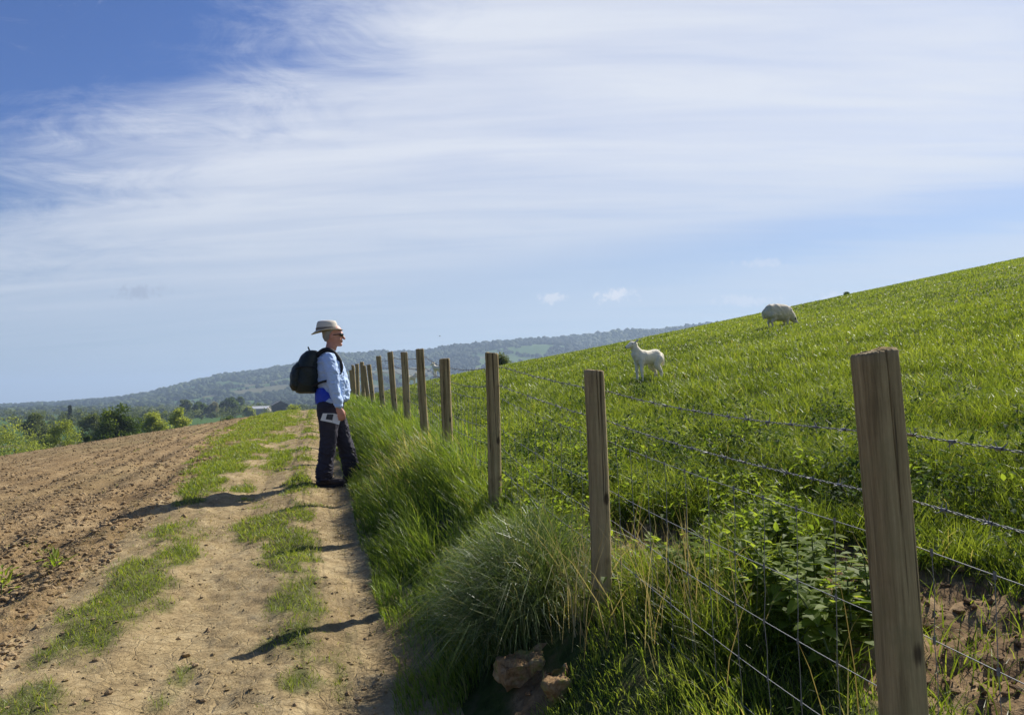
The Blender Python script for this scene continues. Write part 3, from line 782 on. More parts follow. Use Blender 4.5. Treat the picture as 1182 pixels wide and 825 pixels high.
# ------------------------------------------------------------------ person
def person():
    px_, py_ = xy(-.99, 9.55); px_ += .05
    root_loc = (px_, py_, float(gz(px_, py_)) + .005); rz = .22
    skin = NT('skin'); v = skin.coord(); f = skin.noise(v, 22, 4)
    ms = skin.done(skin.principled(skin.mix(f, (.52, .22, .15), (.66, .33, .24)), .5, .35))
    m_shirt = plain('pale_blue_cotton', (.46, .60, .86), .8, .2, 60, .12, .25, 0, .2)
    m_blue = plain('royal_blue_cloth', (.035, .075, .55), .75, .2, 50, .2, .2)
    m_trs = plain('dark_walking_trousers', (.030, .028, .044), .75, .25, 40, .35, .4)
    m_shoe = plain('brown_boot_leather', (.045, .034, .03), .6, .3, 40, .35, .3)
    m_hat = plain('cream_straw', (.62, .57, .48), .8, .2, 160, .16, .5)
    m_band = plain('dark_hat_band', (.17, .14, .11), .7)
    m_hair = plain('grey_hair', (.32, .30, .28), .7, .3, 90, .35, .4)
    m_lens = plain('dark_lenses', (.012, .012, .014), .15, .6)
    m_pack = plain('black_green_nylon', (.010, .017, .015), .55, .4, 45, .5, .35)
    m_strap = plain('black_webbing', (.012, .013, .016), .7, .3)
    m_paper = None
    # body: one continuous surface
    bm = bmesh.new()
    loft(bm, [((.0, 0, .90), (0, .13, 0), (.10, 0, 0)), ((.01, 0, 1.1), (0, .14, 0), (.11, 0, 0)), ((.0, 0, 1.3), (0, .155, 0), (.11, 0, 0)), ((.0, 0, 1.42), (0, .12, 0), (.08, 0, 0)), ((.01, 0, 1.50), (0, .06, 0), (.06, 0, 0))])
    limb(bm, [(.005, 0, 1.44, .062), (.03, 0, 1.53, .057), (.045, 0, 1.60, .056)])
    loft(bm, [((.075, 0, 1.548), (0, .030, 0), (.045, 0, 0)), ((.068, 0, 1.57), (0, .052, 0), (.068, 0, 0)), ((.06, 0, 1.61), (0, .066, 0), (.083, 0, 0)), ((.052, 0, 1.66), (0, .074, 0), (.096, 0, 0)),
              ((.045, 0, 1.71), (0, .078, 0), (.102, 0, 0)), ((.04, 0, 1.75), (0, .074, 0), (.096, 0, 0)), ((.038, 0, 1.785), (0, .05, 0), (.065, 0, 0))], 20)
    limb(bm, [(.142, 0, 1.675, .010), (.158, 0, 1.652, .013), (.166, 0, 1.636, .015)], 10)          # nose
    ball(bm, (.122, 0, 1.566), .026, .030, .022)                                                    # chin
    ball(bm, (.138, 0, 1.612), .016, .026, .008); ball(bm, (.136, 0, 1.599), .016, .022, .008)       # lips
    ball(bm, (.135, 0, 1.692), .022, .055, .014)                                                    # brow
    for sg in (-1, 1):
        ball(bm, (.04, sg * .079, 1.655), .022, .010, .036)                                         # ears
        ball(bm, (.105, sg * .042, 1.63), .028, .022, .024)                                         # cheeks
    # arms: upper arm, forearm, palm
    for sg in (-1, 1):
        limb(bm, [(.01, sg * .165, 1.40, .055), (.04, sg * .235, 1.13, .042), (.08, sg * .255, .95, .034), (.09, sg * .262, .875, .028)])
        limb(bm, [(.09, sg * .263, .868, .027), (.105, sg * .262, .83, .036), (.12, sg * .26, .795, .036)], 12, ((0, 1, 0), .5))
        for j, (dx, ln) in enumerate(((.030, .066), (.010, .074), (-.011, .070), (-.030, .056))):    # four curled fingers
            bx, bz = .118 + dx, .785 + dx * .35
            limb(bm, [(bx, sg * .262, bz, .0095), (bx + .008, sg * .258, bz - ln * .5, .009), (bx + .008, sg * .238, bz - ln * .86, .0085), (bx + .0, sg * .220, bz - ln * .82, .0075)], 8)
        limb(bm, [(.130, sg * .256, .835, .013), (.152, sg * .24, .81, .0115), (.156, sg * .226, .778, .010), (.150, sg * .218, .758, .009)], 8)   # thumb
    # legs
    limb(bm, [(-.01, -.085, .92, .085), (-.02, -.095, .50, .055), (-.06, -.10, .09, .042)]); limb(bm, [(.01, .085, .92, .085), (.14, .10, .50, .055), (.215, .11, .11, .042)])
    limb(bm, [(-.06, -.10, .06, .04), (.03, -.105, .045, .035), (.11, -.11, .035, .03)]); limb(bm, [(.215, .11, .085, .04), (.30, .115, .07, .035), (.37, .12, .06, .03)])
    body = organic('person', bm, .0065, 3, ms)
    body.location = root_loc; body.rotation_euler = (0, 0, rz); body.scale = (1.08, 1.06, 1.0)
    tag(body, 'man in pale blue shirt and brimmed hat standing on the track looking over the fence', 'person')
    # shirt
    bm = bmesh.new()
    loft(bm, [((.022, 0, .915), (0, 0.181, 0), (0.159, 0, 0)), ((.045, 0, .95), (0, 0.187, 0), (0.168, 0, 0)), ((.05, 0, 1.05), (0, 0.189, 0), (0.174, 0, 0)), ((.045, 0, 1.17), (0, 0.191, 0), (0.168, 0, 0)), ((.03, 0, 1.28), (0, 0.197, 0), (0.160, 0, 0)),
              ((.015, 0, 1.37), (0, 0.197, 0), (0.143, 0, 0)), ((.0, 0, 1.43), (0, 0.158, 0), (0.118, 0, 0)), ((.0, 0, 1.475), (0, .095, 0), (.085, 0, 0)), ((.012, 0, 1.505), (0, .072, 0), (.074, 0, 0))], 24)
    for sg in (-1, 1):
        limb(bm, [(.01, sg * .15, 1.40, .076), (.03, sg * .215, 1.28, .074), (.045, sg * .25, 1.13, .064), (.075, sg * .26, .99, .055), (.092, sg * .262, .885, .043)], 16)
    # collar
    loft(bm, [((.008, 0, 1.485), (0, .078, 0), (.082, 0, 0)), ((.014, 0, 1.520), (0, .070, 0), (.074, 0, -.014))], 20)
    def folds(c):
        return fb3(c * np.array([1, 1, .7]), 12, 5, 3) * .050 + fb3(c, 30, 9, 2) * .016 - np.abs(fb3(c * np.array([1, 1, 1.4]), 18, 19, 2)) * .05
    shirt = organic('shirt', bm, .008, 3, m_shirt, body, folds)
    # royal blue piece around the shirt's lower back, below the rucksack
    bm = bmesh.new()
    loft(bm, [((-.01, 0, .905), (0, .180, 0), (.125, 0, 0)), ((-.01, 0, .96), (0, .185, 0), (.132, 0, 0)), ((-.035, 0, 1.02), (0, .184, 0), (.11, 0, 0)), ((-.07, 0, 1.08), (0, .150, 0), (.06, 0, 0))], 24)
    organic('shirt_back_blue', bm, .009, 3, m_blue, body, lambda c: fb3(c, 15, 15, 3) * .025)
    # trousers
    bm = bmesh.new()
    loft(bm, [((.0, 0, .80), (0, .165, 0), (.13, 0, 0)), ((.015, 0, .88), (0, .172, 0), (.14, 0, 0)), ((.025, 0, .945), (0, .165, 0), (.138, 0, 0))], 24)
    limb(bm, [(-.005, -.085, .86, .122), (-.005, -.092, .68, .108), (-.015, -.097, .48, .088), (-.04, -.10, .28, .084), (-.055, -.10, .12, .086)], 18)
    limb(bm, [(.02, .085, .86, .120), (.09, .092, .68, .106), (.145, .10, .48, .092), (.19, .105, .28, .090), (.215, .11, .14, .090)], 18)
    def tf(c):
        low = sst(.6, .12, c[:, 2])
        return fb3(c * np.array([1, 1, .8]), 8, 25, 3) * .05 + (.002 + .006 * low) * np.sin(c[:, 2] * 44 + 9 * fb3(c, 9, 27, 2) * 6 + c[:, 1] * 12) - np.abs(fb3(c * np.array([1, 1, 1.6]), 12, 29, 2)) * .022
    organic('trousers', bm, .009, 3, m_trs, body, tf)
    # boots
    for ox, oy, oz in ((-.055, -.10, 0), (.215, .11, .02)):
        bm = bmesh.new()
        limb(bm, [(ox - .045, oy, oz + .045, .045), (ox + .03, oy, oz + .05, .047), (ox + .13, oy - .006, oz + .042, .045), (ox + .19, oy - .008, oz + .034, .034)], 14, ((0, 0, 1), .95))
        limb(bm, [(ox - .02, oy, oz + .06, .05), (ox - .01, oy, oz + .14, .05)])
        b = organic('boot', bm, .008, 2, m_shoe, body, lambda c: fb3(c, 30, 7, 2) * .006)
        bm = bmesh.new(); secs = []
        outline = [(-.10, .02), (-.09, .040), (-.03, .042), (.04, .040), (.11, .048), (.17, .046), (.215, .028), (.225, .012)]
        ring = [(ox + x, oy - .006 + w) for x, w in outline] + [(ox + x, oy - .006 - w) for x, w in outline[::-1]]
        lo = [bm.verts.new((x, y, oz - .012)) for x, y in ring]; hi = [bm.verts.new((x, y, oz + .02)) for x, y in ring]
        for k in range(len(ring)): bm.faces.new((lo[k], lo[(k + 1) % len(ring)], hi[(k + 1) % len(ring)], hi[k]))
        bm.faces.new(hi); bm.faces.new(lo[::-1]); me = bpy.data.meshes.new('sole'); bm.to_mesh(me); bm.free()
        link('sole', me, m_strap, b)
    # hat: crown with a pinch, band and drooping brim
    n = 40; th = np.arange(n) / n * 2 * np.pi
    def ringh(rx, ry, z, cx=.045, dip=0, brim=0):
        zz = z + dip + brim * (np.cos(th * 2) * -.012 + np.cos(th) * .018)
        return np.stack([cx + rx * np.cos(th), ry * np.sin(th), np.broadcast_to(zz, (n,))], -1)
    prof = [ringh(.100, .084, 1.722), ringh(.160, .142, 1.716, brim=1), ringh(.166, .148, 1.719, brim=1), ringh(.160, .142, 1.723, brim=1), ringh(.114, .098, 1.730), ringh(.110, .094, 1.765), ringh(.103, .086, 1.805), ringh(.090, .072, 1.832),
            ringh(.068, .045, 1.838), ringh(.045, .018, 1.815), ringh(.01, .004, 1.808)]
    V = np.concatenate(prof); m_ = len(prof); i = np.arange(m_ * n).reshape(m_, n); j = np.roll(i, -1, 1)
    q = np.stack([i[:-1], j[:-1], j[1:], i[1:]], -1).reshape(-1, 4)
    hat = link('hat', mk_mesh('hat', V, quads=q, smooth=True), m_hat, body)
    bandp = [ringh(.113, .097, 1.734), ringh(.1165, .1005, 1.737), ringh(.1145, .0985, 1.757), ringh(.110, .094, 1.762)]
    V = np.concatenate(bandp); i = np.arange(4 * n).reshape(4, n); j = np.roll(i, -1, 1)
    link('hat_band', mk_mesh('hat_band', V, quads=np.stack([i[:-1], j[:-1], j[1:], i[1:]], -1).reshape(-1, 4), smooth=True), m_band, hat)
    for o in (hat,): o.rotation_euler = (0, -.03, 0)
    # hair
    bm = bmesh.new()
    loft(bm, [((.005, 0, 1.605), (0, .045, 0), (.040, 0, 0)), ((-.002, 0, 1.65), (0, .070, 0), (.052, 0, 0)), ((.02, 0, 1.70), (0, .0805, 0), (.082, 0, 0)), ((.03, 0, 1.735), (0, .078, 0), (.092, 0, 0))], 18)
    organic('hair', bm, .007, 2, m_hair, body, lambda c: fb3(c, 60, 3, 2) * .01)
    # sunglasses
    bm = bmesh.new()
    for sg in (-1, 1):
        limb(bm, [(.150, sg * .022, 1.676, .019), (.135, sg * .052, 1.676, .019)], 10, ((1, 0, 0), .45))
        limb(bm, [(.128, sg * .066, 1.68, .006), (.05, sg * .084, 1.672, .005)], 8)
    limb(bm, [(.158, -.01, 1.68, .005), (.158, .01, 1.68, .005)], 6)
    organic('sunglasses', bm, .0035, 1, m_lens, body)
    # backpack -- a thing of its own
    bp = empty('backpack', (root_loc[0], root_loc[1], root_loc[2]), rz, 'black green rucksack with a rounded pocket worn on the man\'s back', 'backpack')
    bm = bmesh.new()
    loft(bm, [((-.225, 0, 1.015), (0, .09, 0), (.075, 0, 0)), ((-.23, 0, 1.03), (0, .14, 0), (.115, 0, 0)), ((-.225, 0, 1.10), (0, .160, 0), (.128, 0, 0)), ((-.215, 0, 1.22), (0, .165, 0), (.126, 0, 0)), ((-.205, 0, 1.34), (0, .158, 0), (.115, 0, 0)),
              ((-.19, 0, 1.43), (0, .142, 0), (.098, 0, 0)), ((-.175, 0, 1.48), (0, .110, 0), (.07, 0, 0)), ((-.17, 0, 1.495), (0, .06, 0), (.04, 0, 0))], 24)
    organic('bag', bm, .009, 3, m_pack, bp, lambda c: fb3(c, 14, 33, 3) * .03)
    bm = bmesh.new()
    loft(bm, [((-.33, 0, 1.05), (0, .09, 0), (.04, 0, 0)), ((-.335, 0, 1.10), (0, .125, 0), (.062, 0, 0)), ((-.33, 0, 1.22), (0, .125, 0), (.066, 0, 0)), ((-.31, 0, 1.32), (0, .115, 0), (.052, 0, 0)), ((-.29, 0, 1.37), (0, .08, 0), (.03, 0, 0))], 20)
    organic('front_pocket', bm, .008, 3, m_pack, bp, lambda c: fb3(c, 20, 37, 3) * .022)
    bm = bmesh.new(); limb(bm, [(-.19, -.03, 1.48, .009), (-.205, -.02, 1.525, .009), (-.205, .02, 1.525, .009), (-.19, .03, 1.48, .009)], 8); organic('handle', bm, .005, 1, m_strap, bp)
    for sg in (-1, 1):
        bm = bmesh.new()
        limb(bm, [(-.12, sg * .085, 1.43, .026), (-.05, sg * .105, 1.492, .026), (.03, sg * .118, 1.478, .024), (.095, sg * .125, 1.40, .022), (.125, sg * .135, 1.28, .020), (.06, sg * .178, 1.17, .014), (-.06, sg * .192, 1.14, .014), (-.16, sg * .14, 1.10, .015)], 10)
        organic('shoulder_strap', bm, .007, 2, m_strap, bp)
        bm = bmesh.new(); limb(bm, [(-.14, sg * .155, 1.30, .010), (-.25, sg * .160, 1.31, .010), (-.33, sg * .125, 1.29, .010)], 8); organic('side_strap', bm, .006, 1, m_strap, bp)
    # folded leaflet held in the right hand
    lf = empty('leaflet', root_loc, rz, 'white folded paper leaflet with a dark picture held in the man\'s hand', 'leaflet')
    n = NT('printed_paper'); v = n.coord(); f = n.noise(v, 8, 3)
    mp = n.done(n.principled(n.mix(f, (.70, .70, .70), (.80, .80, .78)), .6, .3))
    n = NT('dark_print'); v = n.coord(); mpr = n.done(n.principled(n.ramp(n.noise(v, 60, 4), [(.4, (.012, .012, .02)), (.62, (.07, .07, .08))]), .5, .3))
    def slab(name, quad, th_, mat, parent, nrm):
        nrm = Vector(nrm).normalized(); bm = bmesh.new()
        a = [bm.verts.new(Vector(p) + nrm * th_ / 2) for p in quad]; b = [bm.verts.new(Vector(p) - nrm * th_ / 2) for p in quad]
        bm.faces.new(a); bm.faces.new(b[::-1])
        for k in range(4): bm.faces.new((a[k], b[k], b[(k + 1) % 4], a[(k + 1) % 4]))
        bmesh.ops.recalc_face_normals(bm, faces=bm.faces); me = bpy.data.meshes.new(name); bm.to_mesh(me); bm.free(); return link(name, me, mat, parent)
    # pages lie in a plane facing his right (towards -y), tilted: rear page, front page
    A, B, Cc, D = (-.075, -.185, .79), (.045, -.188, .815), (.02, -.20, .70), (-.10, -.197, .685 + .045)
    A = (-.06, -.243, .805); B = (.05, -.240, .80); Cc = (.03, -.245, .70); D = (-.085, -.246, .73)
    slab('page', (A, B, Cc, D), .003, mp, lf, (.0, -1, .1))
    E_, F_ = (.128, -.238, .775), (.098, -.246, .675)
    slab('page', ((B[0] + .001, B[1], B[2]), E_, F_, (Cc[0] + .001, Cc[1], Cc[2])), .003, mp, lf, (.1, -1, .1))
    def lerp(p, q, f): return tuple(np.array(p) * (1 - f) + np.array(q) * f)
    def sub(u0, u1, v0, v1, dy=-.0032):
        g = lambda u, v: np.array(lerp(lerp(A, B, u), lerp(D, Cc, u), v)) + np.array([0, dy, 0])
        return (tuple(g(u0, v0)), tuple(g(u1, v0)), tuple(g(u1, v1)), tuple(g(u0, v1)))
    slab('picture', sub(.40, .97, .08, .74), .001, mpr, lf, (0, -1, .1))
    for o in (bp, lf): o.scale = (1.08, 1.06, 1.0)
    bp.location = (root_loc[0] + .008 * math.cos(rz), root_loc[1] + .008 * math.sin(rz), root_loc[2] + .01)
    return body
person()

# ------------------------------------------------------------------ sheep
def wool_mat(name, a, b):
    n = NT(name); v = n.coord(); f = n.noise(v, 26, 5, .65); g = n.noise(v, 4, 3); w = n.voro(v, 42)
    col = n.mix(n.math('ADD', n.math('MULTIPLY', f, .6), n.math('MULTIPLY', g, .4)), a, b)
    return n.done(n.principled(col, .95, .1, n.bump(n.math('SUBTRACT', f, n.math('MULTIPLY', w, .5)), .45, .02), 0, .5))
M['wool_lamb'] = wool_mat('lamb_wool', (.82, .71, .49), (.93, .85, .65))
M['wool_ewe'] = wool_mat('ewe_wool', (.60, .49, .31), (.86, .75, .52))
M['dark_face'] = plain('dark_hide', (.03, .028, .027), .6)
M['pale_face'] = plain('pale_hide', (.62, .56, .47), .7)

def lamb(label, group=None):
    bm = bmesh.new()
    limb(bm, [(-.23, 0, .42, .075), (-.16, 0, .425, .115), (-.03, 0, .405, .112), (.09, 0, .405, .122), (.17, 0, .425, .105), (.21, 0, .45, .08)], 18)
    limb(bm, [(.15, 0, .44, .10), (.21, 0, .51, .075), (.245, 0, .57, .058), (.255, 0, .60, .052)], 14)
    limb(bm, [(.235, 0, .605, .053), (.285, 0, .605, .052), (.335, 0, .585, .040), (.375, 0, .568, .029), (.392, 0, .562, .024)], 14)
    for sg in (-1, 1):
        limb(bm, [(.245, sg * .035, .635, .016), (.235, sg * .08, .665, .024), (.225, sg * .12, .668, .010)], 10, ((1, 0, 0), .5))   # ears
        limb(bm, [(.15, sg * .065, .37, .055), (.16, sg * .066, .24, .030), (.155, sg * .066, .13, .022), (.155, sg * .066, .03, .021)], 12)
        limb(bm, [(-.16, sg * .07, .38, .082), (-.125, sg * .075, .28, .056), (-.205, sg * .075, .175, .027), (-.195, sg * .075, .09, .022), (-.185, sg * .075, .03, .021)], 12)
    limb(bm, [(-.27, 0, .45, .028), (-.30, 0, .38, .027), (-.295, 0, .29, .024)], 10)
    b = organic('lamb', bm, .010, 3, M['wool_lamb'], None, lambda c: fb3(c, 24, 3, 3) * .005 * sst(.2, .3, c[:, 2]) * sst(.34, .22, c[:, 0]))
    tag(b, label, 'lamb', group)
    def bit(name, f, mat, vox=.004):
        bm = bmesh.new(); f(bm); organic(name, bm, vox, 1, mat, b)
    bit('nose', lambda bm: ball(bm, (.409, 0, .562), .012, .016, .012), M['dark_face'])
    for sg in (-1, 1):
        bit('eye', lambda bm: ball(bm, (.30, sg * .043, .618), .010, .008, .009), M['dark_face'], .003)
    for fx_, sg in ((.16, -1), (.16, 1), (-.18, -1), (-.18, 1)):
        bit('hoof', lambda bm: limb(bm, [(fx_, sg * (.066 if fx_ > 0 else .075), .022, .022), (fx_ + .008, sg * (.066 if fx_ > 0 else .075), .006, .024)], 10), M['dark_face'], .005)
    return b

def ewe(label):
    bm = bmesh.new()
    limb(bm, [(-.46, 0, .57, .22), (-.34, 0, .60, .305), (-.1, 0, .59, .33), (.14, 0, .57, .325), (.33, 0, .54, .28), (.45, 0, .47, .19), (.54, 0, .38, .15), (.60, 0, .31, .115)], 22)
    for sg in (-1, 1):
        limb(bm, [(.26, sg * .13, .40, .10), (.27, sg * .13, .26, .058), (.27, sg * .13, .13, .035), (.27, sg * .13, .03, .034)], 12)
        limb(bm, [(-.33, sg * .15, .48, .19), (-.28, sg * .15, .34, .11), (-.38, sg * .145, .22, .048), (-.36, sg * .145, .12, .036), (-.35, sg * .145, .03, .034)], 12)
    limb(bm, [(-.60, 0, .58, .05), (-.64, 0, .47, .05), (-.63, 0, .36, .04)], 10)
    limb(bm, [(.60, 0, .30, .10), (.66, 0, .24, .082), (.73, 0, .155, .058), (.765, 0, .115, .046)], 14)
    b = organic('ewe', bm, .016, 3, M['wool_ewe'], None, lambda c: (fb3(c, 11, 3, 3) * .07 + fb3(c, 30, 8, 2) * .02) * sst(.25, .4, c[:, 2]) * sst(.62, .5, c[:, 0]))
    tag(b, label, 'sheep')
    def bit(name, f, mat, vox=.008):
        bm = bmesh.new(); f(bm); organic(name, bm, vox, 1, mat, b)
    bit('face', lambda bm: limb(bm, [(.635, 0, .262, .096), (.68, 0, .215, .079), (.735, 0, .15, .062), (.775, 0, .108, .05)], 14), M['pale_face'])
    for sg in (-1, 1):
        bit('ear', lambda bm: limb(bm, [(.61, sg * .07, .33, .03), (.60, sg * .14, .33, .045), (.59, sg * .20, .30, .02)], 10, ((1, 0, 0), .4)), M['dark_face'])
        bit('eye', lambda bm: ball(bm, (.69, sg * .068, .235), .016, .012, .014), M['dark_face'], .005)
    return b

def place(o, s_, t_, az, dz=0, k=1):
    x_, y_ = xy(s_, t_); o.location = (x_, y_, float(gz(x_, y_)) + dz); o.rotation_euler = (0, 0, az); o.scale = (k,) * 3
L0 = lamb('cream lamb standing alert on the grass slope facing the man'); place(L0, 3.79, 11.59, math.pi + .46, -.03, .96)
E0 = ewe('woolly grey ewe grazing head down near the skyline'); place(E0, 11.71, 20.57, .16, -.03, .74)
L1 = copy_tree(L0); tag(L1, 'distant white lamb seen between the fourth and fifth posts from the right', 'lamb'); place(L1, 4.84, 40, 2.6, .10, 1.1)
L2 = copy_tree(L0); tag(L2, 'tiny distant white lamb seen just left of the fifth post from the right', 'lamb'); place(L2, 3.55, 40.3, .4, 0, 1.0)

# ------------------------------------------------------------------ trees
def at(px, Y): return (px - 591) / 930 * Y
def ztop(px, py, Y): return 1.5 + (470 - .026 * px - py) / 930 * Y

def crown_pts(rg, n_cl, w, h, shape):
    """clump centres and radii in a unit-ish crown: z from 0 to h"""
    out = []
    while len(out) < n_cl:
        p = rg.uniform(-1, 1, 3); d = np.linalg.norm(p)
        if d > 1 or d < .35: continue
        z = p[2] * .5 + .5
        if shape == 'cone': f = 1 - .9 * z
        elif shape == 'dome': f = math.sqrt(max(0, 1 - (max(z - .25, 0) / .8) ** 2))
        else: f = 1.0
        out.append((p[0] * w * .5 * f * (.9 if shape != 'round' else .86), p[1] * w * .5 * f * .86, z * h * .9 + h * .03))
    return np.array(out)

def leaf_cloud(rg, cen, rad, per, size):
    n = len(cen) * per
    d = rg.normal(0, 1, (n, 3)); d /= np.linalg.norm(d, axis=1)[:, None]
    rr_ = np.repeat(rad, per)[:, None] * (rg.random((n, 1)) ** .45)
    P = np.repeat(cen, per, 0) + d * rr_ * np.array([1, 1, .8])
    a = rg.normal(0, 1, (n, 3)); a /= np.linalg.norm(a, axis=1)[:, None]
    b = np.cross(a, rg.normal(0, 1, (n, 3))); b /= np.linalg.norm(b, axis=1)[:, None]
    s_ = size * rg.uniform(.6, 1.3, (n, 1))
    V = np.stack([P - a * s_, P + b * s_ * .5, P + a * s_, P - b * s_ * .5], 1)
    q = np.arange(n * 4).reshape(n, 4)
    cl = np.repeat(rg.normal(.5, .16, len(cen)), per)
    return V.reshape(-1, 3), q, np.repeat(np.clip(cl + rg.normal(0, .14, n), 0, 1), 4)

def tree(name, label, px, py, Y, wpx, mat, shape='round', trunk=.16, seed=1, cl=46, per=90, leaf=.17, cat='tree', base_z=None, group=None, h_over=None, dens=1.9):
    rg = np.random.default_rng(seed); x = at(px, Y); z0 = float(H(x, Y)) - .15; zt = ztop(px, py, Y); h = max(zt - z0, 1.2) if h_over is None else h_over
    w = wpx / 930 * Y
    o = empty(name, (x, Y, z0), 0, label, cat, group)
    hb = h * trunk
    cen = crown_pts(rg, cl, w * .82, h - hb, shape); cen[:, 2] += hb
    rad = rg.uniform(.10, .19, len(cen)) * w * (1 if shape != 'cone' else .8)
    V, q, ti = leaf_cloud(rg, cen, rad, int(per * dens), leaf * 1.25 * (Y / 140) ** .8)
    keep = V.reshape(-1, 4, 3)[:, :, 2].min(1) > .02
    link('crown', mk_mesh('crown', V.reshape(-1, 4, 3)[keep].reshape(-1, 3), quads=np.arange(keep.sum() * 4).reshape(-1, 4), attrs={'tint': ti.reshape(-1, 4)[keep].ravel()}), mat, o)
    a = Acc(); tr = max(.1, w * .028)
    a.tube([(0, 0, -.3), (.02 * w, 0, hb * .5), (0, .01 * w, hb), (.01 * w, 0, h * .6)], [tr * 1.5, tr, tr * .85, tr * .3], 8)
    for k in range(6):
        c = cen[rg.integers(len(cen))]; z1 = hb * rg.uniform(.7, 1.3)
        a.tube([(0, 0, z1), (c[0] * .45, c[1] * .45, z1 + (c[2] - z1) * .6), tuple(c)], [tr * .6, tr * .35, tr * .1], 6)
    a.build('trunk', M['bark'], o)
    return o
# row at the foot of the ploughed field
tree('willow_tree', 'wide pale green willow at the left edge of the picture below the ploughed field', 16, 483, 105, 96, M['willow'], 'dome', .06, 1, 60, 110, .13)
tree('willow_tree', 'smaller pale green willow between the wide willow and the dark oak', 72, 479, 118, 62, M['willow'], 'dome', .08, 2, 46, 110, .13)
tree('oak_tree', 'dark green oak, darkest and tallest of the row below the ploughed field', 133, 465, 128, 66, M['oak'], 'round', .10, 3, 60, 130, .17)
tree('willow_tree', 'pale green rounded tree just right of the dark oak', 176, 472, 140, 52, M['willow'], 'dome', .08, 4, 46, 100, .15)
tree('willow_tree', 'yellow green upright tree, second to the right of the dark oak', 207, 469, 146, 44, M['willow'], 'dome', .08, 5, 42, 100, .15)
tree('bush', 'small dark bush at the left foot of the dark oak', 100, 494, 122, 24, M['oak'], 'dome', .04, 6, 24, 90, .15, 'bush')
tree('bush', 'low scrubby bush under the yellow green tree', 226, 489, 150, 26, M['olive'], 'dome', .03, 7, 22, 80, .15, 'bush')
tree('bush', 'low wide dark domed bush in front of the dark green field', 262, 477, 165, 44, M['oak'], 'dome', .03, 8, 40, 90, .15, 'bush')
tree('bush', 'small round pale bush at the end of the green field beside the track', 297, 474, 165, 14, M['olive'], 'dome', .03, 9, 18, 80, .13, 'bush')
tree('bush', 'bright green bush beside the dark barn near the track', 338, 458, 190, 36, M['willow'], 'dome', .04, 10, 36, 90, .16, 'bush')
# farther trees of the valley that stand out one by one
tree('conifer_tree', 'dark pointed conifer, the only spire in the valley', 80, 465, 420, 6, M['conifer'], 'cone', .04, 11, 24, 60, .30)
tree('tree', 'olive green rounded tree behind the gap left of the dark oak', 108, 476, 210, 44, M['olive'], 'dome', .06, 12, 40, 80, .18)
tree('tree', 'dull green spreading tree behind the wide willow', 40, 478, 240, 46, M['olive'], 'dome', .06, 13, 36, 80, .18)
tree('tree', 'dark bushy tree left of the pale blossoming tree', 229, 461, 620, 22, M['oak'], 'round', .08, 14, 30, 70, .24)
tree('blossom_tree', 'pale blossoming tree between dark valley trees', 245, 463, 625, 15, M['blossom'], 'round', .10, 15, 26, 70, .22)
tree('tree', 'broad dark tree right of the pale blossoming tree', 266, 460, 640, 30, M['oak'], 'round', .10, 16, 36, 70, .24)
tree('tree', 'small yellow green tree in front of the long pale shed', 287, 468, 560, 17, M['willow'], 'dome', .06, 17, 24, 70, .2)
tree('tree', 'round dark tree seen above the pale shed roof', 277, 456, 760, 10, M['oak'], 'round', .1, 18, 22, 60, .3)
tree('tree', 'grey green tree just left of the pair of pale trees and the dark bushy tree', 213, 459, 660, 16, M['olive'], 'round', .08, 19, 24, 60, .26)
# beyond the brow of the pasture
tree('tree', 'round grey green tree top showing over the pasture skyline right of the ewe', 981, 336, 95, 22, M['oak'], 'dome', .05, 20, 30, 80, .11)
tree('bush', 'olive green thorn bush on the brow behind the fourth post', 577, 405, 75, 40, M['olive'], 'dome', .04, 21, 34, 80, .10, 'bush')

# hedgerows and copses of the valley, farther than one can count
def valley_trees():
    rg = np.random.default_rng(77); cen = []; rad = []
    for _ in range(48):
        Y0 = math.exp(rg.uniform(math.log(330), math.log(1500))); px0 = rg.uniform(-120, 420); x0 = at(px0, Y0)
        L = rg.uniform(60, 200) * (Y0 / 500) ** .5
        if (205 < px0 < 345 and Y0 < 620) or (px0 < 140 and Y0 < 400): continue
        a = rg.normal(.15, .35) if rg.random() < .75 else rg.normal(1.4, .3)
        d = 0
        while d < L:
            x = x0 + d * math.cos(a) + rg.normal(0, 1.5); y = Y0 + d * math.sin(a) + rg.normal(0, 1.5)
            hgt = rg.uniform(2.5, 4.5) if rg.random() < .65 else rg.uniform(5, 10.5)
            z = float(H(x, y))
            m = 3 if hgt < 5 else 7
            for k in range(m):
                rr_ = hgt * rg.uniform(.26, .4); cen.append((x + rg.normal(0, hgt * .2), y + rg.normal(0, hgt * .2), z + rg.uniform(.25, .78) * hgt)); rad.append(rr_)
            d += rg.uniform(3, 8) if rg.random() < .9 else 25
    cen = np.array(cen); rad = np.array(rad)
    far = cen[:, 1] > 600
    parts = []
    V1 = leaf_cloud(rg, cen[~far], rad[~far], 34, .62); V2 = leaf_cloud(rg, cen[far], rad[far], 16, 1.3)
    V = np.concatenate([V1[0], V2[0]]); q = np.arange(len(V)).reshape(-1, 4); ti = np.concatenate([V1[2], V2[2]])
    o = link('hedgerows', mk_mesh('hedgerows', V, quads=q, attrs={'tint': ti}), M['olive']); tag(o, 'far hedgerows and copses between the valley fields', 'hedgerows', kind='stuff')
valley_trees()

